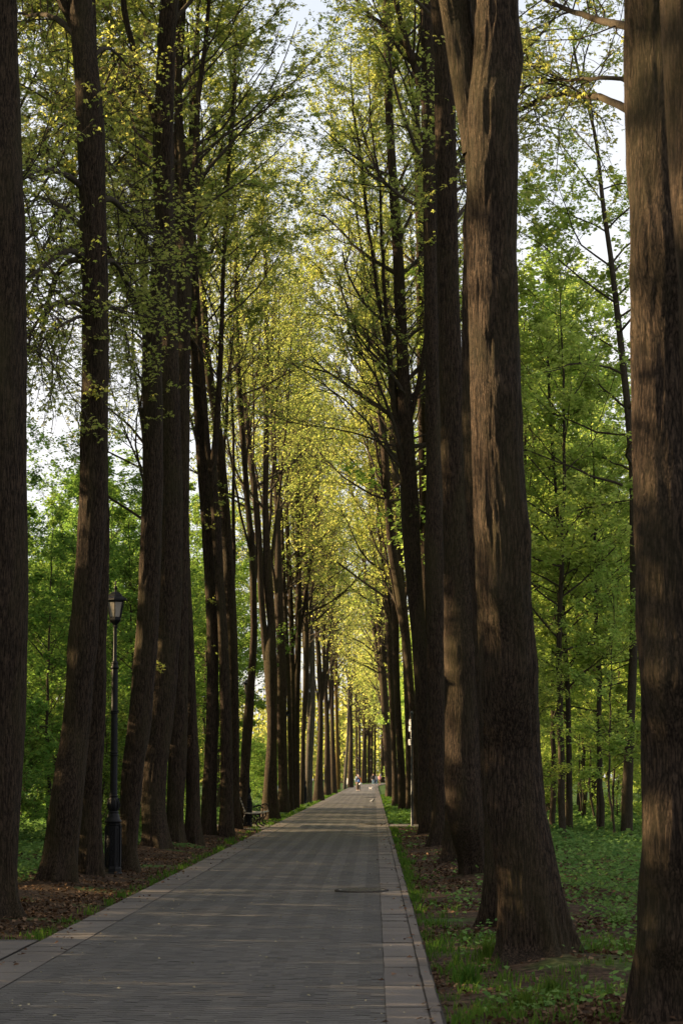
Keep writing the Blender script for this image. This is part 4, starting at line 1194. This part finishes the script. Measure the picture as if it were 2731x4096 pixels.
def box(cx, cy, cz, sx, sy, sz, R=None):
    c = np.array([[x, y, z] for x in (-.5, .5) for y in (-.5, .5) for z in (-.5, .5)]) * [sx, sy, sz]
    if R is not None: c = c @ np.array(R).T
    return c + [cx, cy, cz], np.array([[0, 1, 3, 2], [4, 6, 7, 5], [0, 4, 5, 1], [2, 3, 7, 6], [0, 2, 6, 4], [1, 5, 7, 3]])


def tube(pts, r, k=8, n=None):
    P = np.array(pts, float)
    s = np.concatenate([[0], np.cumsum(np.linalg.norm(np.diff(P, axis=0), axis=1))])
    if n:
        t = np.linspace(0, s[-1], n); P = np.stack([np.interp(t, s, P[:, j]) for j in range(3)], 1)
        r = np.interp(t, s, np.broadcast_to(r, len(s)))
    return tubes(P[None], np.broadcast_to(r, len(P))[None], k)


def rz3(a):
    return [[math.cos(a), -math.sin(a), 0], [math.sin(a), math.cos(a), 0], [0, 0, 1]]


def copy_thing(root, loc, rz, label, scale=1.0):
    r = root.copy(); COL.objects.link(r); r.location = loc; r.rotation_euler = (0, 0, rz); r["label"] = label; r.scale = (scale,) * 3
    for ch in list(root.children):
        c = ch.copy(); COL.objects.link(c); c.parent = r
        for g in ch.children:
            d = g.copy(); COL.objects.link(d); d.parent = c
    return r


def bm_bevel(o, w=.004):
    b = o.modifiers.new("bevel", 'BEVEL'); b.width = w; b.segments = 2
    return o


def make_lamp(loc, label):
    t = empty("street_lamp", loc); tag(t, label, "street lamp", "black park lamps along the avenue")
    oct_ = math.pi / 8
    V = [lathe([(0, 0), (.172, 0), (.172, .05), (.150, .07), (.150, .13), (.136, .15)], 8, oct_),
         lathe([(.136, .15), (.130, .17), (.130, .84), (.138, .86), (.138, .88), (.10, .885)], 8, oct_)]
    for i in range(8):                                     # corner ribs of the pedestal
        a = i * math.pi / 4 + oct_
        V.append(box(.136 * math.cos(a), .136 * math.sin(a), .50, .022, .03, .68, rz3(a)))
    ped = obj_np("pedestal", *join(V), M['iron'], t, smooth=False)
    orn = []
    for i in range(8):                                     # cast ornament on each face
        a = i * math.pi / 4; R = rz3(a)
        orn.append(box(.122 * math.cos(a), .122 * math.sin(a), .50, .008, .062, .60, R))
        for q in range(9):
            z = .25 + q * .062; s_ = .016 * (1 if q % 2 else -1)
            x, y = .127 * math.cos(a) - s_ * math.sin(a), .127 * math.sin(a) + s_ * math.cos(a)
            orn.append(tube([(x, y, z), (x * 1.02 + s_ * math.sin(a), y * 1.02 - s_ * math.cos(a), z + .028), (x, y, z + .055)], .007, 5))
    obj_np("ornament_panel", *join(orn), M['iron'], ped, smooth=False)
    obj_np("collar", *lathe([(.10, .885), (.142, .89), (.140, .93), (.112, .96), (.104, 1.0), (.100, 1.03), (.084, 1.05), (.09, 1.06), (.09, 1.08), (.078, 1.09)], 32), M['iron'], t)
    V = [lathe([(.078, 1.09), (.092, 1.13), (.096, 1.19), (.088, 1.25), (.074, 1.30), (.066, 1.325), (.075, 1.335), (.075, 1.35), (.064, 1.36)], 32)]
    for i in range(10):                                    # acanthus leaves round the bulb
        a = i * .6283; c, s_ = math.cos(a), math.sin(a)
        V.append(tube([(.088 * c, .088 * s_, 1.10), (.106 * c, .106 * s_, 1.19), (.086 * c, .086 * s_, 1.27), (.10 * c, .10 * s_, 1.30)], [.008, .015, .010, .004], 6))
    obj_np("leaf_bulb", *join(V), M['iron'], t)
    fl = []
    zz = np.linspace(1.36, 3.50, 40); a = np.arange(24) * 2 * np.pi / 24
    rr = np.interp(zz, [1.36, 3.5], [.064, .052])[:, None] * (1 - .07 * (np.arange(24) % 2))[None]
    Vv = np.stack([rr * np.cos(a), rr * np.sin(a), np.repeat(zz[:, None], 24, 1)], -1).reshape(-1, 3)
    i = np.arange(40 * 24).reshape(40, 24); a0 = i[:-1]; a1 = np.roll(a0, -1, 1)
    fl.append((Vv, np.stack([a0, a1, np.roll(i[1:], -1, 1), i[1:]], -1).reshape(-1, 4)))
    for z in (2.03, 2.07, 2.74, 2.775):
        fl.append(lathe([(.055, z - .014), (.073, z - .008), (.073, z + .008), (.055, z + .014)], 24))
    fl.append(lathe([(.052, 3.48), (.068, 3.49), (.070, 3.52), (.056, 3.54), (.050, 3.57), (.058, 3.585), (.052, 3.60), (.034, 3.615), (.031, 3.63), (.031, 4.19)], 24))
    obj_np("post", *join(fl), M['iron'], t)
    hx = math.pi / 6
    lan = obj_np("lantern_frame", *join([lathe([(.031, 4.18), (.045, 4.20), (.045, 4.225), (.034, 4.235), (.05, 4.25), (.098, 4.30), (.106, 4.32), (.106, 4.36), (.094, 4.37)], 6, hx)] +
        [tube([(.098 * math.cos(a_), .098 * math.sin(a_), 4.355), (.150 * math.cos(a_), .150 * math.sin(a_), 4.635)], .010, 4) for a_ in (hx + j * math.pi / 3 for j in range(6))] +
        [lathe([(.150, 4.62), (.160, 4.63), (.160, 4.645), (.140, 4.65)], 6, hx)]), M['iron'], t, smooth=False)
    for j in range(6):
        a0_, a1_ = hx + j * math.pi / 3, hx + (j + 1) * math.pi / 3
        q = [(.092 * math.cos(a0_), .092 * math.sin(a0_), 4.365), (.092 * math.cos(a1_), .092 * math.sin(a1_), 4.365), (.145 * math.cos(a1_), .145 * math.sin(a1_), 4.63), (.145 * math.cos(a0_), .145 * math.sin(a0_), 4.63)]
        inn = [(x * .95, y * .95, z) for x, y, z in q]
        obj_np("pane", np.array(q + inn), np.array([[0, 1, 2, 3], [7, 6, 5, 4], [0, 4, 5, 1], [1, 5, 6, 2], [2, 6, 7, 3], [3, 7, 4, 0]]), M['lamp_glass'], lan, smooth=False)
    rf = obj_np("lantern_roof", *lathe([(.13, 4.648), (.222, 4.652), (.222, 4.672), (.205, 4.69), (.135, 4.72), (.125, 4.745), (.10, 4.765), (.085, 4.785), (.04, 4.80), (.0, 4.803)], 6, hx), M['iron'], t, smooth=False)
    obj_np("finial", *lathe([(.03, 4.79), (.02, 4.81), (.016, 4.835), (.032, 4.855), (.030, 4.88), (.012, 4.90), (.010, 4.93), (.018, 4.945), (.012, 4.965), (.0, 5.0)], 16), M['iron'], rf)
    return t


g = ground(451, 3506)
LAMP = make_lamp((g.x, g.y, 0), "nearest black lamp post, full height in view between two left trunks")
for D_, px_, lb in ((76.6, 994, "second black lamp post, half hidden behind a curving trunk next to the bench"), (141, 1219, "third black lamp post, only a stretch of its pole showing between trunks"),
                    (329, 1377, "small distant lamp post whose lantern shows above the leaning white board"), (430, 1431, "far lamp post just above the man with the orange sleeve"),
                    (484, 1483, "tiny far lamp post between trunks above the dog"), (595, 1519, "farthest lamp post, right of the strolling people's heads")):
    copy_thing(LAMP, ((px_ - VPX) / F * D_, D_, 0), .3, lb, 4.85 / 5.0 if D_ < 100 else 1.0)
LAMP.scale = (.972,) * 3


def spiral(cx, cz, r0, r1, a0, a1, n=16):
    t = np.linspace(0, 1, n)
    return [(cx + (r0 + (r1 - r0) * q) * math.cos(a0 + (a1 - a0) * q), 0, cz + (r0 + (r1 - r0) * q) * math.sin(a0 + (a1 - a0) * q)) for q in t]


def make_bench(loc, rz, label, Ln):
    t = empty("park_bench", loc, rz); tag(t, label, "bench", "black scroll armed park benches")
    for q in range(3):
        y = -Ln / 2 + q * Ln / 2
        V = [tube([(.47, 0, .43), (.45, 0, .30), (.37, 0, .20), (.34, 0, .13), (.40, 0, .05), (.47, 0, .012), (.51, 0, .012)], [.026, .026, .024, .022, .022, .022, .016], 8, 18),
             tube([(.02, 0, .42), (-.03, 0, .28), (.0, 0, .16), (-.07, 0, .06), (-.13, 0, .012), (-.16, 0, .012)], .022, 8, 16),
             tube([(-.03, 0, .42), (.2, 0, .405), (.50, 0, .43)], .020, 8, 10),
             tube([(.0, 0, .40), (-.05, 0, .55), (-.13, 0, .78), (-.20, 0, .95), (-.23, 0, .97)], .020, 8, 12),
             tube(spiral(.17, .24, .125, .02, -1.0, -1.0 + 8.5, 26), .013, 6),
             tube([(.34, 0, .20), (.26, 0, .33), (.17, 0, .38), (.06, 0, .36)], .012, 6, 10)]
        if q != 1:
            V.append(tube([(-.09, 0, .66), (.08, 0, .60), (.26, 0, .62), (.40, 0, .69), (.48, 0, .69), (.545, 0, .62), (.555, 0, .52), (.52, 0, .43)], .017, 8, 26))
            V.append(tube(spiral(.43, .595, .095, .02, .2, 9.0, 28), .012, 6))
        Vv, Q = join(V); Vv[:, 1] += y
        obj_np("iron_frame", Vv, Q, M['iron'], t)
    V = [box(.03 + j * .098, 0, .443 - .012 * math.sin(j * .8), .086, Ln + .12, .028) for j in range(6)]
    bm_bevel(obj_np("seat", *join(V), M['wood_slat'], t, smooth=False), .006)
    V = []
    for j in range(5):
        z = .53 + j * .095; x = -.045 - (z - .53) * .37 + .03
        V.append(box(x, 0, z, .026, Ln + .12, .08, [[math.cos(.35), 0, -math.sin(.35)], [0, 1, 0], [math.sin(.35), 0, math.cos(.35)]]))
    bm_bevel(obj_np("backrest", *join(V), M['wood_slat'], t, smooth=False), .006)
    return t


BENCH = make_bench((-4.02, 77.7, .014), 0, "dark bench with curled iron arms beside the second lamp, facing the path", 4.2)
copy_thing(BENCH, (1.42 + .2, 239.5, 0), math.pi, "small far dark bench on the grass right of the walkers", .9)


def make_signpost():
    D = 78.9; x = (1646 - VPX) / F * D
    t = empty("signpost", (x, D, 0)); tag(t, "slim dark signpost with four pale pointer plates at the side path", "signpost")
    V = [lathe([(.0, -.1), (.055, -.1), (.055, .012), (.040, .03), (.038, 1.0), (.046, 1.01), (.046, 1.03), (.040, 1.035), (.046, 1.045), (.046, 1.065), (.040, 1.07), (.046, 1.08), (.046, 1.10), (.030, 1.13), (.027, 3.52)], 20)]
    obj_np("pole", *join(V), M['sign_post'], t)
    obj_np("finial", *lathe([(.027, 3.52), (.036, 3.525), (.036, 3.55), (.02, 3.56), (.045, 3.60), (.052, 3.64), (.045, 3.68), (.02, 3.71), (.0, 3.715)], 20), M['sign_post'], t)
    for z0, z1, ang, sgn in ((3.27, 3.45, 1.42, 1), (3.06, 3.24, 1.40, 1), (2.84, 3.02, 1.52, 1), (2.61, 2.80, 1.38, 1)):
        a = math.pi - ang; R = rz3(a); L_ = .58
        zc = (z0 + z1) / 2; h = z1 - z0
        c, s_ = math.cos(a), math.sin(a)
        # plate: flat board with a pointed end
        out = np.array([(.03, -h / 2), (L_ - .09, -h / 2), (L_, 0), (L_ - .09, h / 2), (.03, h / 2), (.03, 0)])
        pts = [(u * c - v * s_, u * s_ + v * c, zc + w_) for v in (-.008, .008) for u, w_ in out]
        q = [[0, 1, 2, 5], [5, 2, 3, 4], [6, 11, 8, 7], [11, 10, 9, 8], [0, 6, 7, 1], [1, 7, 8, 2], [2, 8, 9, 3], [3, 9, 10, 4], [4, 10, 11, 5], [5, 11, 6, 0]]
        pl = obj_np("pointer_plate", np.array(pts), np.array(q), M['white_panel'], t, smooth=False)
        obj_np("clamp", *join([lathe([(.027, zc + e - .012), (.042, zc + e - .012), (.042, zc + e + .012), (.027, zc + e + .012)], 16) for e in (-.045, 0, .045)]), M['iron'], pl)


make_signpost()


def manhole(px, D, rad_, label, tilt=.03):
    x = (px - VPX) / F * D
    t = empty("manhole_cover", (x, D, .016)); tag(t, label, "manhole cover", "manhole covers along the right side of the path")
    t.rotation_euler = (-tilt * .3, 0, 0); t.rotation_euler = (tilt, 0, 0)
    r = rad_
    obj_np("rim", *lathe([(r * 1.16, -.05), (r * 1.16, .012), (r * 1.05, .020), (r * 1.02, .016), (r * 1.02, -.05)], 40), M['joint'], t)
    V = [lathe([(r, -.02), (r, .014), (r * .96, .018), (r * .9, .012), (0, .012)], 40)]
    for i in range(-5, 6):
        w_ = math.sqrt(max(0, 1 - (i / 6) ** 2)) * r * .86
        V.append(box(0, i * r / 6.2, .014, 2 * w_, r * .07, .008))
    obj_np("lid", *join(V), M['cast'], t, smooth=False)


manhole(1446, 34.6, .33, "large manhole cover nearest the camera on the paving", .035)
manhole(1490, 81.3, .37, "manhole cover level with the side path and signpost", .02)
manhole(1478, 123.5, .33, "manhole cover a little beyond the side path", .02)
manhole(1482, 178, .40, "manhole cover beyond the pigeon", .015)


def make_cabinet():
    D = 170; t = empty("utility_cabinet", ((1101 - VPX) / F * D, D, 0), -.1); tag(t, "pale grey cabinet showing in the gap beside the orange edged trunk", "cabinet")
    bm_bevel(obj_np("body", *box(0, 0, .46, .62, .34, .80), M['white_panel'], t, smooth=False), .012)
    obj_np("door", *box(0, -.178, .47, .54, .012, .68), M['white_panel'], t, smooth=False)
    obj_np("plinth", *box(0, 0, .03, .58, .30, .12), M['joint'], t, smooth=False)
    obj_np("roof", *box(0, 0, .875, .68, .40, .03), M['white_panel'], t, smooth=False)


make_cabinet()


def make_board():
    D = 308; t = empty("notice_board", ((1387.5 - VPX) / F * D, D, 0), -.95); tag(t, "leaning white board on a post at the left verge far off", "notice board")
    R = [[math.cos(.12), 0, math.sin(.12)], [0, 1, 0], [-math.sin(.12), 0, math.cos(.12)]]
    bm_bevel(obj_np("panel", *box(0, 0, .82, .40, .03, .78, R), M['white_panel'], t, smooth=False), .006)
    for s_ in (-.15, .15):
        obj_np("leg", *box(s_ - .04, 0, .21, .035, .03, .46, R), M['sign_post'], t, smooth=False)


make_board()


def fitting(px, py, D, label):
    p = atY(px, py, D); t = empty("wall_speaker", (p.x, p.y, p.z)); tag(t, label, "speaker", "small dark fittings fixed to trunks")
    obj_np("bracket", *tube([(0, .12, .02), (0, .0, .02), (.02, -.08, .03)], .015, 6), M['iron'], t)
    obj_np("horn", *join([lathe([(.02, -.06), (.05, -.03), (.10, .06), (.115, .075), (.09, .06), (.0, .02)], 14)]), M['iron'], t)
    t.rotation_euler = (rad(80), 0, rad(20))


fitting(1150, 2857, 104.5, "small dark fitting on a trunk in the middle of the left row")
fitting(1335, 2984, 235, "tiny dark fitting on a far trunk of the left row")


def skin_obj(name, nodes, edges, radii, mat, parent, root=0, sub=1, fl=None):
    me = bpy.data.meshes.new(name)
    me.from_pydata([tuple(n) for n in nodes], [tuple(e) for e in edges], [])
    me.materials.append(mat)
    o = bpy.data.objects.new(name, me); link(o, parent)
    m = o.modifiers.new("skin", 'SKIN'); m.use_smooth_shade = True
    sv = me.skin_vertices[0].data if me.skin_vertices else None
    if sv is None:
        me_l = me.skin_vertices.new() if hasattr(me.skin_vertices, "new") else None
        bpy.context.view_layer.update()
        sv = me.skin_vertices[0].data
    for i, r in enumerate(radii):
        sv[i].radius = (r, r) if not isinstance(r, tuple) else r
        sv[i].use_root = (i == root)
    if sub:
        s_ = o.modifiers.new("sub", 'SUBSURF'); s_.levels = sub; s_.render_levels = sub
    return o


def pigeon():
    D = 142; t = empty("pigeon", ((1488.5 - VPX) / F * D, D, .008), .6); tag(t, "dark pigeon standing on the paving", "bird")
    sk = skin_obj("body", [(0, -.11, .17), (0, -.04, .15), (0, .06, .13), (0, .15, .115), (0, .24, .10), (0, -.15, .235), (0, -.17, .27), (0, -.215, .265),
                           (-.03, -.01, .09), (-.03, -.02, .012), (-.03, -.055, .008), (.03, -.01, .09), (.03, -.02, .012), (.03, -.055, .008)],
                  [(1, 0), (1, 2), (2, 3), (3, 4), (0, 5), (5, 6), (6, 7), (1, 8), (8, 9), (9, 10), (1, 11), (11, 12), (12, 13)],
                  [.055, .075, .065, .04, .025, .04, .032, .008, .02, .008, .006, .02, .008, .006], M['pigeon'], t, root=1)


pigeon()


def branch_scar():
    for o in COL.objects:
        if o.get("label", "").startswith("plain trunk directly left of the signpost"):
            p = atY(1637, 2798, o.location.y - .17)
            V, Q = lathe([(0, .05), (.075, .045), (.10, .015), (.105, -.14), (.0, -.14)], 16)
            V = V[:, [0, 2, 1]] * [1, -1, 1]          # axis towards the viewer's side of the trunk
            sc_ = obj_np("branch_scar", V, Q, M['scar'], o)
            sc_.location = (p.x - o.location.x, p.y - o.location.y, p.z)
            sc_["label"] = "pale pink sawn branch stub"
            return


branch_scar()


# ------------------------------------------------------------------ people and dog
def person(loc, rz, label, H, top, legs, hair, shoe, step=.22, arms=(0, 0), sleeve=None, hairlen=0, cap=None, lean=0.0, bulk=1.0):
    """built facing -Y. arms: per side 0 hanging, 1 bent across the belly, 2 slightly forward"""
    t = empty("person", loc, rz); tag(t, label, "person", "people walking on the path")
    k = H / 1.75; t.scale = (k, k, k)
    nodes, edges, R = [], [], []

    def nd(p, r, par=None):
        nodes.append((p[0], p[1] - lean * max(0, p[2] - .95), p[2])); R.append(r)
        if par is not None: edges.append((par, len(nodes) - 1))
        return len(nodes) - 1
    pel = nd((0, 0, .95), (.135 * bulk, .10 * bulk))
    wa = nd((0, 0, 1.10), (.125 * bulk, .092 * bulk), pel); ch = nd((0, .01, 1.28), (.15 * bulk, .10 * bulk), wa); uc = nd((0, .015, 1.40), (.12, .085), ch)
    nk = nd((0, .0, 1.49), .052, uc); hb = nd((0, -.015, 1.555), (.062, .072), nk); hm = nd((0, -.01, 1.64), (.074, .092), hb); ht = nd((0, 0, 1.715), (.058, .072), hm)
    nose = nd((0, -.112, 1.625), .012, hm)
    for s in (-1, 1):
        nd((s * .078, .0, 1.63), .016, hm)              # ears
    joints = {}
    for s, am in zip((-1, 1), arms):
        sh = nd((s * .175, .015, 1.41), .058, uc)
        if am == 1:
            pe, pw, ph = (s * .25, .03, 1.16), (s * .10, -.17, 1.12), (s * .04, -.20, 1.12)
        elif am == 2:
            pe, pw, ph = (s * .24, .04, 1.14), (s * .24, -.13, .95), (s * .235, -.17, .88)
        else:
            sw = .10 * s * (1 if step > 0 else -1)
            pe, pw, ph = (s * .235, .03 + sw * .4, 1.14), (s * .25, -.02 + sw, .89), (s * .25, -.03 + sw * 1.1, .82)
        el = nd(pe, .043, sh); wr = nd(pw, .029, el); pm = nd(ph, (.036, .022), wr)
        dv = Vector(ph) - Vector(pw); dv.normalize(); sd_ = Vector((0, 1, 0)) if am != 1 else Vector((0, 0, 1))
        for f, (o_, ln) in enumerate(((-.030, .062), (-.011, .072), (.009, .068), (.028, .054))):
            a1 = Vector(ph) + dv * .04 + sd_ * o_; a2 = a1 + dv * ln * .5 + Vector((-s * .006, 0, 0)); a3 = a2 + dv * ln * .38 + Vector((-s * .018, 0, 0))
            i1 = nd(a1, .0095, pm); i2 = nd(a2, .0085, i1); nd(a3, .0075, i2)
        th = nd(Vector(ph) - sd_ * .045 + Vector((-s * .01, 0, 0)), .0105, pm); nd(Vector(ph) - sd_ * .058 + dv * .04 + Vector((-s * .018, 0, 0)), .009, th)
        joints[s] = (pe, pw, ph)
    feet = {}
    for s in (-1, 1):
        st = step * s
        hp = nd((s * .09, 0, .90), .088 * bulk, pel); kn = nd((s * .095, -st * .45 - .03, .52), .058, hp); an = nd((s * .095, -st + (.06 if st < 0 else 0), .10 + (.04 if st < 0 else 0)), .04, kn)
        to = nd((s * .105, -st - .13, .045), .035, an)
        feet[s] = (nodes[hp], nodes[kn], nodes[an], nodes[to])
    body = skin_obj("body", nodes, edges, R, M['skin'], t, 0)
    L_ = lambda p: (p[0], p[1] - lean * max(0, p[2] - .95), p[2])
    # jacket: torso and sleeves
    for_s = {}
    jn = [L_((0, 0, .83)), L_((0, 0, 1.10)), L_((0, .01, 1.28)), L_((0, .015, 1.41)), L_((0, .0, 1.47))]
    je = [(0, 1), (1, 2), (2, 3), (3, 4)]; jr = [(.198 * bulk, .158 * bulk), (.155 * bulk, .118 * bulk), (.168 * bulk, .118 * bulk), (.135, .10), .068]
    for s in (-1, 1):
        if sleeve and sleeve[0] == s: continue
        b = len(jn); jn += [L_((s * .178, .015, 1.41)), L_(joints[s][0]), L_(tuple(Vector(joints[s][0]).lerp(Vector(joints[s][1]), .9)))]
        je += [(3, b), (b, b + 1), (b + 1, b + 2)]; jr += [.074, .060, .045]
    skin_obj("jacket", jn, je, jr, M[top], t, 1)
    if sleeve:
        s = sleeve[0]
        skin_obj("sleeve", [L_((s * .13, .01, 1.42)), L_((s * .19, .015, 1.39)), L_(joints[s][0]), L_(tuple(Vector(joints[s][0]).lerp(Vector(joints[s][1]), .92)))],
                 [(0, 1), (1, 2), (2, 3)], [.075, .082, .068, .05], M[sleeve[1]], t, 1)
    # trousers, shoes
    tn, te, tr = [(0, 0, .96), (0, 0, 1.06)], [(0, 1)], [(.150 * bulk, .115 * bulk), (.14 * bulk, .105 * bulk)]
    for s in (-1, 1):
        hp, kn, an, to = feet[s]; b = len(tn)
        tn += [hp, kn, (an[0], an[1], an[2] - .02)]; te += [(0, b), (b, b + 1), (b + 1, b + 2)]; tr += [.112 * bulk, .078, .060]
    skin_obj("trousers", tn, te, tr, M[legs], t, 0)
    for s in (-1, 1):
        hp, kn, an, to = feet[s]
        skin_obj("shoe", [(an[0], an[1] + .04, max(.045, an[2] - .055)), (an[0], an[1] - .05, max(.048, an[2] - .05)), (to[0], to[1] - .03, .040)], [(0, 1), (1, 2)], [.046, .050, .038], M[shoe], t, 1)
    # hair: a shell round the skull, open at the face
    nu, nv = 20, 9
    HV = []
    for q in range(nv):
        for a_ in range(nu):
            az = a_ * 2 * math.pi / nu
            back = .5 - .5 * math.cos(az - math.pi / 2 + math.pi)          # 1 behind, 0 in front
            ph_ = (q / (nv - 1)) * (1.2 + (1.0 if not hairlen else 1.0) * back)
            z = 1.655 + .105 * math.cos(ph_); r_ = max(.02, math.sin(ph_))
            if hairlen and q == nv - 1: z = 1.655 + .04 - .27 * back; r_ = 1.0
            x, y = .090 * r_ * math.cos(az), .012 + .106 * r_ * math.sin(az)
            HV.append(L_((x * (1 + .05 * math.sin(7 * az + q)), y, z)))
    ii = np.arange(nu * nv).reshape(nv, nu)
    obj_np("hair", np.array(HV), np.stack([ii[:-1], np.roll(ii[:-1], -1, 1), np.roll(ii[1:], -1, 1), ii[1:]], -1).reshape(-1, 4), M[hair], t)
    if cap:
        obj_np("cap", *lathe([(.0, 1.80), (.05, 1.795), (.088, 1.76), (.098, 1.70), (.098, 1.685), (.08, 1.685)], 20), M[cap], t)
    e = []
    for s in (-1, 1):
        o = obj_np("eye", *lathe([(0, -.008), (.007, -.004), (.009, 0), (.007, .004), (0, .008)], 8), M['eye'], t)
        o.location = L_((s * .03, -.098, 1.648))
    return t, joints


def gp(px, D):
    return ((px - VPX) / F * D, D, .014)


w1, J = person(gp(1434.5, 241), 0, "grey haired man walking, navy jacket with orange sleeve, black trousers, blue pouch in front", 1.63, 'navy', 'black', 'greyhair', 'shoe', step=.10, arms=(0, 2), sleeve=(1, 'orange'), lean=.06, bulk=1.05)
p = empty("belt_pouch", gp(1434.5, 241)); tag(p, "blue pouch worn on the grey haired man's front", "pouch")
obj_np("bag", *lathe([(.0, .98), (.07, .99), (.10, 1.05), (.095, 1.16), (.06, 1.26), (.0, 1.28)], 16), M['blue'], p).scale = (.95, .75, .93)
p.location.y -= .17
obj_np("strap", *tube([(-.09, .02, 1.02), (-.11, .10, 1.10), (0, .16, 1.10)], .012, 6), M['navy'], p)
b = empty("plastic_bag", gp(1441.8, 240.7)); tag(b, "crumpled white plastic bag hanging from the grey haired man's hand", "bag")
sk = np.random.default_rng(3)
V, Q = lathe([(.0, .60), (.08, .61), (.14, .66), (.15, .72), (.10, .80), (.03, .84), (.02, .86)], 18)
V[:, :2] *= 1 + sk.normal(0, .07, (len(V), 1)); obj_np("sack", V, Q, M['plastic'], b)
obj_np("handle", *tube([(-.015, 0, .85), (-.03, 0, .90), (0, 0, .93), (.03, 0, .90), (.015, 0, .85)], .008, 5), M['plastic'], b)
person(gp(1431.5, 247), 0, "person hidden behind the grey haired man, pale blue top, brown trousers, dark cap", 1.74, 'paleblue', 'brown', 'brownhair', 'whiteshoe', step=-.16, cap='black', bulk=1.18)
person(gp(1492, 382), 0, "tall man strolling in dark jacket and blue jeans, left of three", 1.80, 'black', 'jeans', 'brownhair', 'shoe', step=.15, bulk=1.12)
person(gp(1505, 382), .1, "blond woman strolling in pale top and jeans, middle of three", 1.69, 'cream', 'darkjeans', 'blond', 'whiteshoe', step=-.14, hairlen=1)
person(gp(1518.5, 381), -.1, "woman strolling in pink top and brown trousers, right of three", 1.69, 'pink', 'brown', 'blond', 'shoe', step=.12, arms=(1, 1))


def make_dog():
    D = 254; t = empty("dog", ((1482 - VPX) / F * D, D, .012), .9); tag(t, "small white and grey dog trotting on the path", "dog")
    nodes, edges, R = [], [], []

    def nd(p, r, par=None):
        nodes.append(p); R.append(r)
        if par is not None: edges.append((par, len(nodes) - 1))
        return len(nodes) - 1
    ch = nd((0, -.12, .235), (.075, .085)); mid = nd((0, .02, .25), (.062, .065), ch); hp = nd((0, .14, .25), (.060, .066), mid)
    nk = nd((0, -.19, .30), .048, ch); hd = nd((0, -.235, .345), (.050, .048), nk); mz = nd((0, -.295, .325), .027, hd); nd((0, -.325, .32), .018, mz)
    for s in (-1, 1):
        e = nd((s * .035, -.22, .395), .018, hd); nd((s * .05, -.225, .36), .010, e)
        f1 = nd((s * .05, -.12, .17), .030, ch); f2 = nd((s * .05, -.125 + s * .03, .09), .018, f1); f3 = nd((s * .05, -.12 + s * .05, .022), .017, f2); nd((s * .05, -.145 + s * .05, .014), .014, f3)
        h1 = nd((s * .05, .12, .185), .040, hp); h2 = nd((s * .052, .10 - s * .02, .13), .024, h1); h3 = nd((s * .052, .165 - s * .03, .085), .016, h2); h4 = nd((s * .052, .16 - s * .04, .022), .015, h3); nd((s * .052, .13 - s * .04, .014), .014, h4)
    t1 = nd((0, .20, .29), .018, hp); t2 = nd((0, .235, .35), .016, t1); nd((0, .21, .40), .012, t2)
    b_ = skin_obj("body", nodes, edges, R, M['furwhite'], t, 1)
    skin_obj("saddle_fur", [(0, -.08, .262), (0, .02, .27), (0, .12, .27)], [(0, 1), (1, 2)], [(.060, .068), (.062, .058), (.056, .058)], M['furgrey'], t, 1)
    for s in (-1, 1):
        skin_obj("ear", [(s * .034, -.215, .385), (s * .052, -.225, .35)], [(0, 1)], [.022, .014], M['furgrey'], t, 0)
        o = obj_np("eye", *lathe([(0, -.006), (.006, 0), (0, .006)], 8), M['eye'], t); o.location = (s * .024, -.272, .362)
    o = obj_np("nose", *lathe([(0, -.008), (.01, 0), (0, .008)], 8), M['eye'], t); o.location = (0, -.34, .322)


make_dog()
